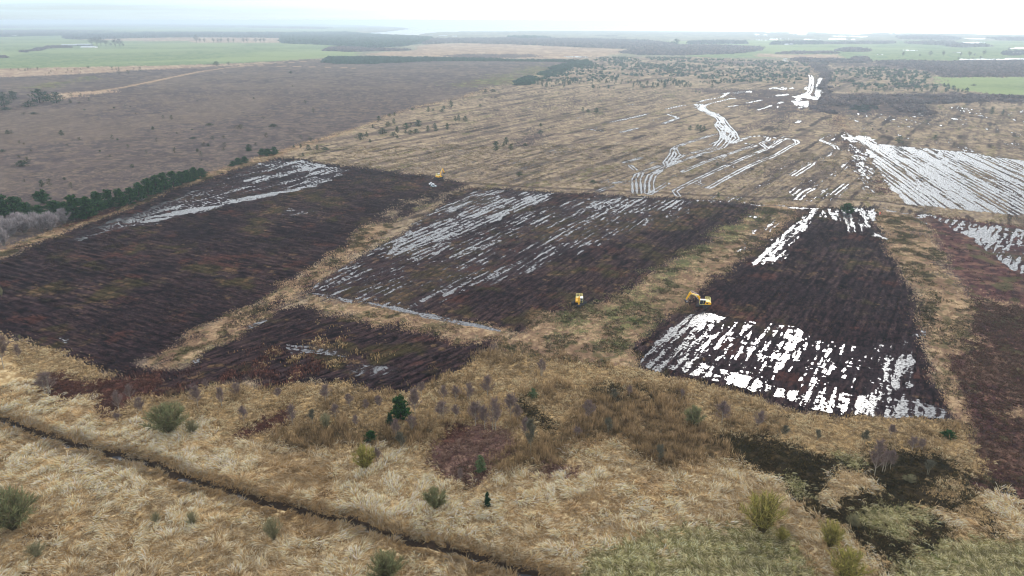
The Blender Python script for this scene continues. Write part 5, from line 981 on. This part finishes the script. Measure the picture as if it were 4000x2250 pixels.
# tiny yellow machine behind the bright puddles
def wheelset(e, w, l, r, m=RUB, x0=0):
    for sx in (-1, 1):
        for sy in (-1, 1): MBD().bar((x0+sx*l, sy*(w-.12), r), (x0+sx*l, sy*(w+.12), r), r, 12).build('wheel', m, e)
def thing(name, label, cat, px, py, rot, z=.1, group=None):
    gx, gy, _ = gnd('P', px, py, .1); e = bpy.data.objects.new(name, None); COL.objects.link(e); e.location = (gx, gy, z); e.rotation_euler = (0, 0, rot); e['label'] = label; e['category'] = cat
    if group: e['group'] = group
    return e
def utility(px, py, rot, label, paint, roof, s=1.0):
    e = thing('utility_vehicle', label, 'vehicle', px, py, rot); e.scale = (s, s, s)
    b = MBD().prism([(-1.5, .35), (1.45, .35), (1.5, .75), (.75, .95), (-1.5, .95)], -.72, .72).build('body', paint, e)
    MBD().prism([(.72, .953), (.35, 1.6), (-.55, 1.6), (-.6, .953)], -.62, .62).build('cab', GLS, e)
    MBD().prism([(.45, 1.603), (.3, 1.72), (-.6, 1.72), (-.7, 1.603)], -.7, .7).build('roof', roof, e)
    MBD().box(-1.48, -.7, -.68, .68, .953, 1.12).build('load_bed', paint, e)
    wheelset(e, .72, .95, .34); return e
utility(1685, 722, R(25), 'small white vehicle left of a pale grey one on the peat', WHT, WHT)
utility(1694, 731, R(-10), 'small pale grey vehicle below the white one on the peat', GRY, GRY, 1.15)
e = utility(3211, 394, R(10), 'tiny yellow vehicle behind the bright puddles at upper right', YEL, WHT, 1.2)
# orange marker on the strip by the right field
e = thing('orange_marker', 'small orange red marker leaning beside the track above the right field', 'marker', 3434, 840, R(20), .1)
m = MBD().bar((0, 0, 0), (.12, 0, 1.6), .04); m.build('pole', WHT, e)
MBD().prism([(.02, .35), (.55, .4), (.72, 1.45), (.62, 1.6), (.1, 1.55)], -.12, .12).build('cover', ORG, e)
# board lying over the rut at the top of the middle field
e = thing('timber_mat', 'dark timber crossing mat lying at the top edge of the middle field', 'mat', 2486, 772, R(-8), .2)
for k_ in range(4): MBD().box(-3.6, 3.6, -.9+k_*.47, -.5+k_*.47, 0, .22).build('plank', BRD, e)
# white vans at the end of the track
for i, (x, y) in enumerate([(520, 516), (552, 516), (586, 522), (527, 482), (568, 478)]):
    gx, gy, _ = gnd('z7', x, y)
    e = bpy.data.objects.new('white_van', None); COL.objects.link(e); e.location = (gx, gy, .1); e.rotation_euler = (0, 0, random.uniform(-.2, .2))
    e['label'] = ['front left', 'front middle', 'front right', 'back left', 'back right'][i]+' one of the white vans at the far end of the wet track'; e['category'] = 'van'; e['group'] = 'white vans at the end of the track'
    MBD().prism([(-2.6, .4), (2.5, .4), (2.6, 1.1), (1.9, 1.3), (1.35, 2.3), (-2.6, 2.35)], -.98, .98).build('body', WHT, e)
    MBD().prism([(1.93, 1.35), (1.42, 2.2), (1.45, 2.22), (1.97, 1.36)], -.85, .85).build('windscreen', GLS, e); wheelset(e, .9, 1.6, .36)
# farm buildings
def shed(name, label, fr, x0, x1, y, hpx, depth, wall, roof, ridge=2.5, rot=0, wins=0, chim=0):
    ax, ay, _ = gnd(fr, x0, y); bx, by, _ = gnd(fr, x1, y); w = math.hypot(bx-ax, by-ay); _, h = metres(fr, (x0+x1)/2, y, 1, hpx)
    e = bpy.data.objects.new(name, None); COL.objects.link(e); e.location = ((ax+bx)/2, (ay+by)/2, .1); e.rotation_euler = (0, 0, math.atan2(by-ay, bx-ax)); e['label'] = label; e['category'] = 'building'
    h = max(h-ridge, 2.4)
    MBD().box(-w/2, w/2, 0, depth, 0, h).build('wall', wall, e)
    r = MBD(); o_ = .4; V = [(-w/2-o_, -o_, h), (w/2+o_, -o_, h), (w/2+o_, depth/2, h+ridge), (-w/2-o_, depth/2, h+ridge), (w/2+o_, depth+o_, h), (-w/2-o_, depth+o_, h)]
    r.add(V, [(0, 1, 2, 3), (3, 2, 4, 5), (0, 3, 5), (1, 4, 2), (0, 5, 4, 1)]); ro = r.build('roof', roof, e, off=(0, 0, .02))
    if chim: MBD().box(-w/2+.5, -w/2+1.4, depth/2-.4, depth/2+.4, h+ridge-.6, h+ridge+1.1).box(w/2-1.4, w/2-.5, depth/2-.4, depth/2+.4, h+ridge-.6, h+ridge+1.1).build('chimney', wall, ro)
    for k_ in range(wins): xx = -w/2+(k_+.5)*w/wins; MBD().box(xx-.5, xx+.5, -.06, -.004, h*.45, h*.75).build('window', GLS, e)
    MBD().box(-1.2, 1.2, -.05, -.003, 0, min(2.4, h*.42)).build('door', SLT, e)
shed('farm_shed', 'long pale roofed farm shed at the back of the far farm', 'z6', 1340, 1620, 366, 36, 26, GRN, ROOF, 3)
shed('farm_shed', 'front pale roofed farm shed, right of the small tree', 'z6', 1445, 1705, 402, 30, 22, WALL, ROOF, 3)
shed('farm_shed', 'left farm shed partly hidden by the hedge', 'z6', 1090, 1330, 374, 34, 22, GRN, ROOF, 3)
shed('farmhouse', 'white farmhouse at the far left edge', 'z6', 205, 320, 210, 44, 9, WALL, SLT, 4, wins=4, chim=1)
shed('cottage', 'left one of two white cottages beyond the plantation', '2', 728, 758, 290, 14, 9, WALL, SLT, 4, wins=3, chim=1)
shed('cottage', 'right one of two white cottages beyond the plantation', '2', 808, 838, 291, 14, 9, WALL, SLT, 4, wins=3, chim=1)
shed('farm_shed', 'pale farm building under the wood at upper right', 'z7', 550, 610, 214, 20, 12, WALL, ROOF, 3)
shed('farm_shed', 'grey building right of the pale one under the wood', 'z7', 640, 690, 214, 16, 10, GRN, ROOF, 3)
shed('farmhouse', 'white farmhouse at the right edge among trees', 'z8', 2362, 2460, 436, 46, 9, WALL, SLT, 4, wins=4, chim=1)
shed('cottage', 'small white cottage right of the farmhouse at the right edge', 'z8', 2480, 2520, 438, 38, 8, WALL, SLT, 3, wins=2, chim=1)

# ------------------------------------------------------------------ haze: the air over the whole moor
hb = MBD().box(-110000, 110000, -110000, 110000, -3.0, 106.0)
hm = bpy.data.materials.new('haze'); hm.use_nodes = True; t = hm.node_tree; t.nodes.clear()
ho = t.nodes.new('ShaderNodeOutputMaterial'); pv = t.nodes.new('ShaderNodeVolumePrincipled'); pv.inputs['Color'].default_value = (.76, .89, 1.0, 1); pv.inputs['Density'].default_value = 1.6e-4; pv.inputs['Anisotropy'].default_value = .5
t.links.new(pv.outputs[0], ho.inputs['Volume'])
h_ = hb.build('haze', hm); h_['kind'] = 'stuff'; h_['label'] = 'pale blue haze over the moor'; h_['category'] = 'haze'
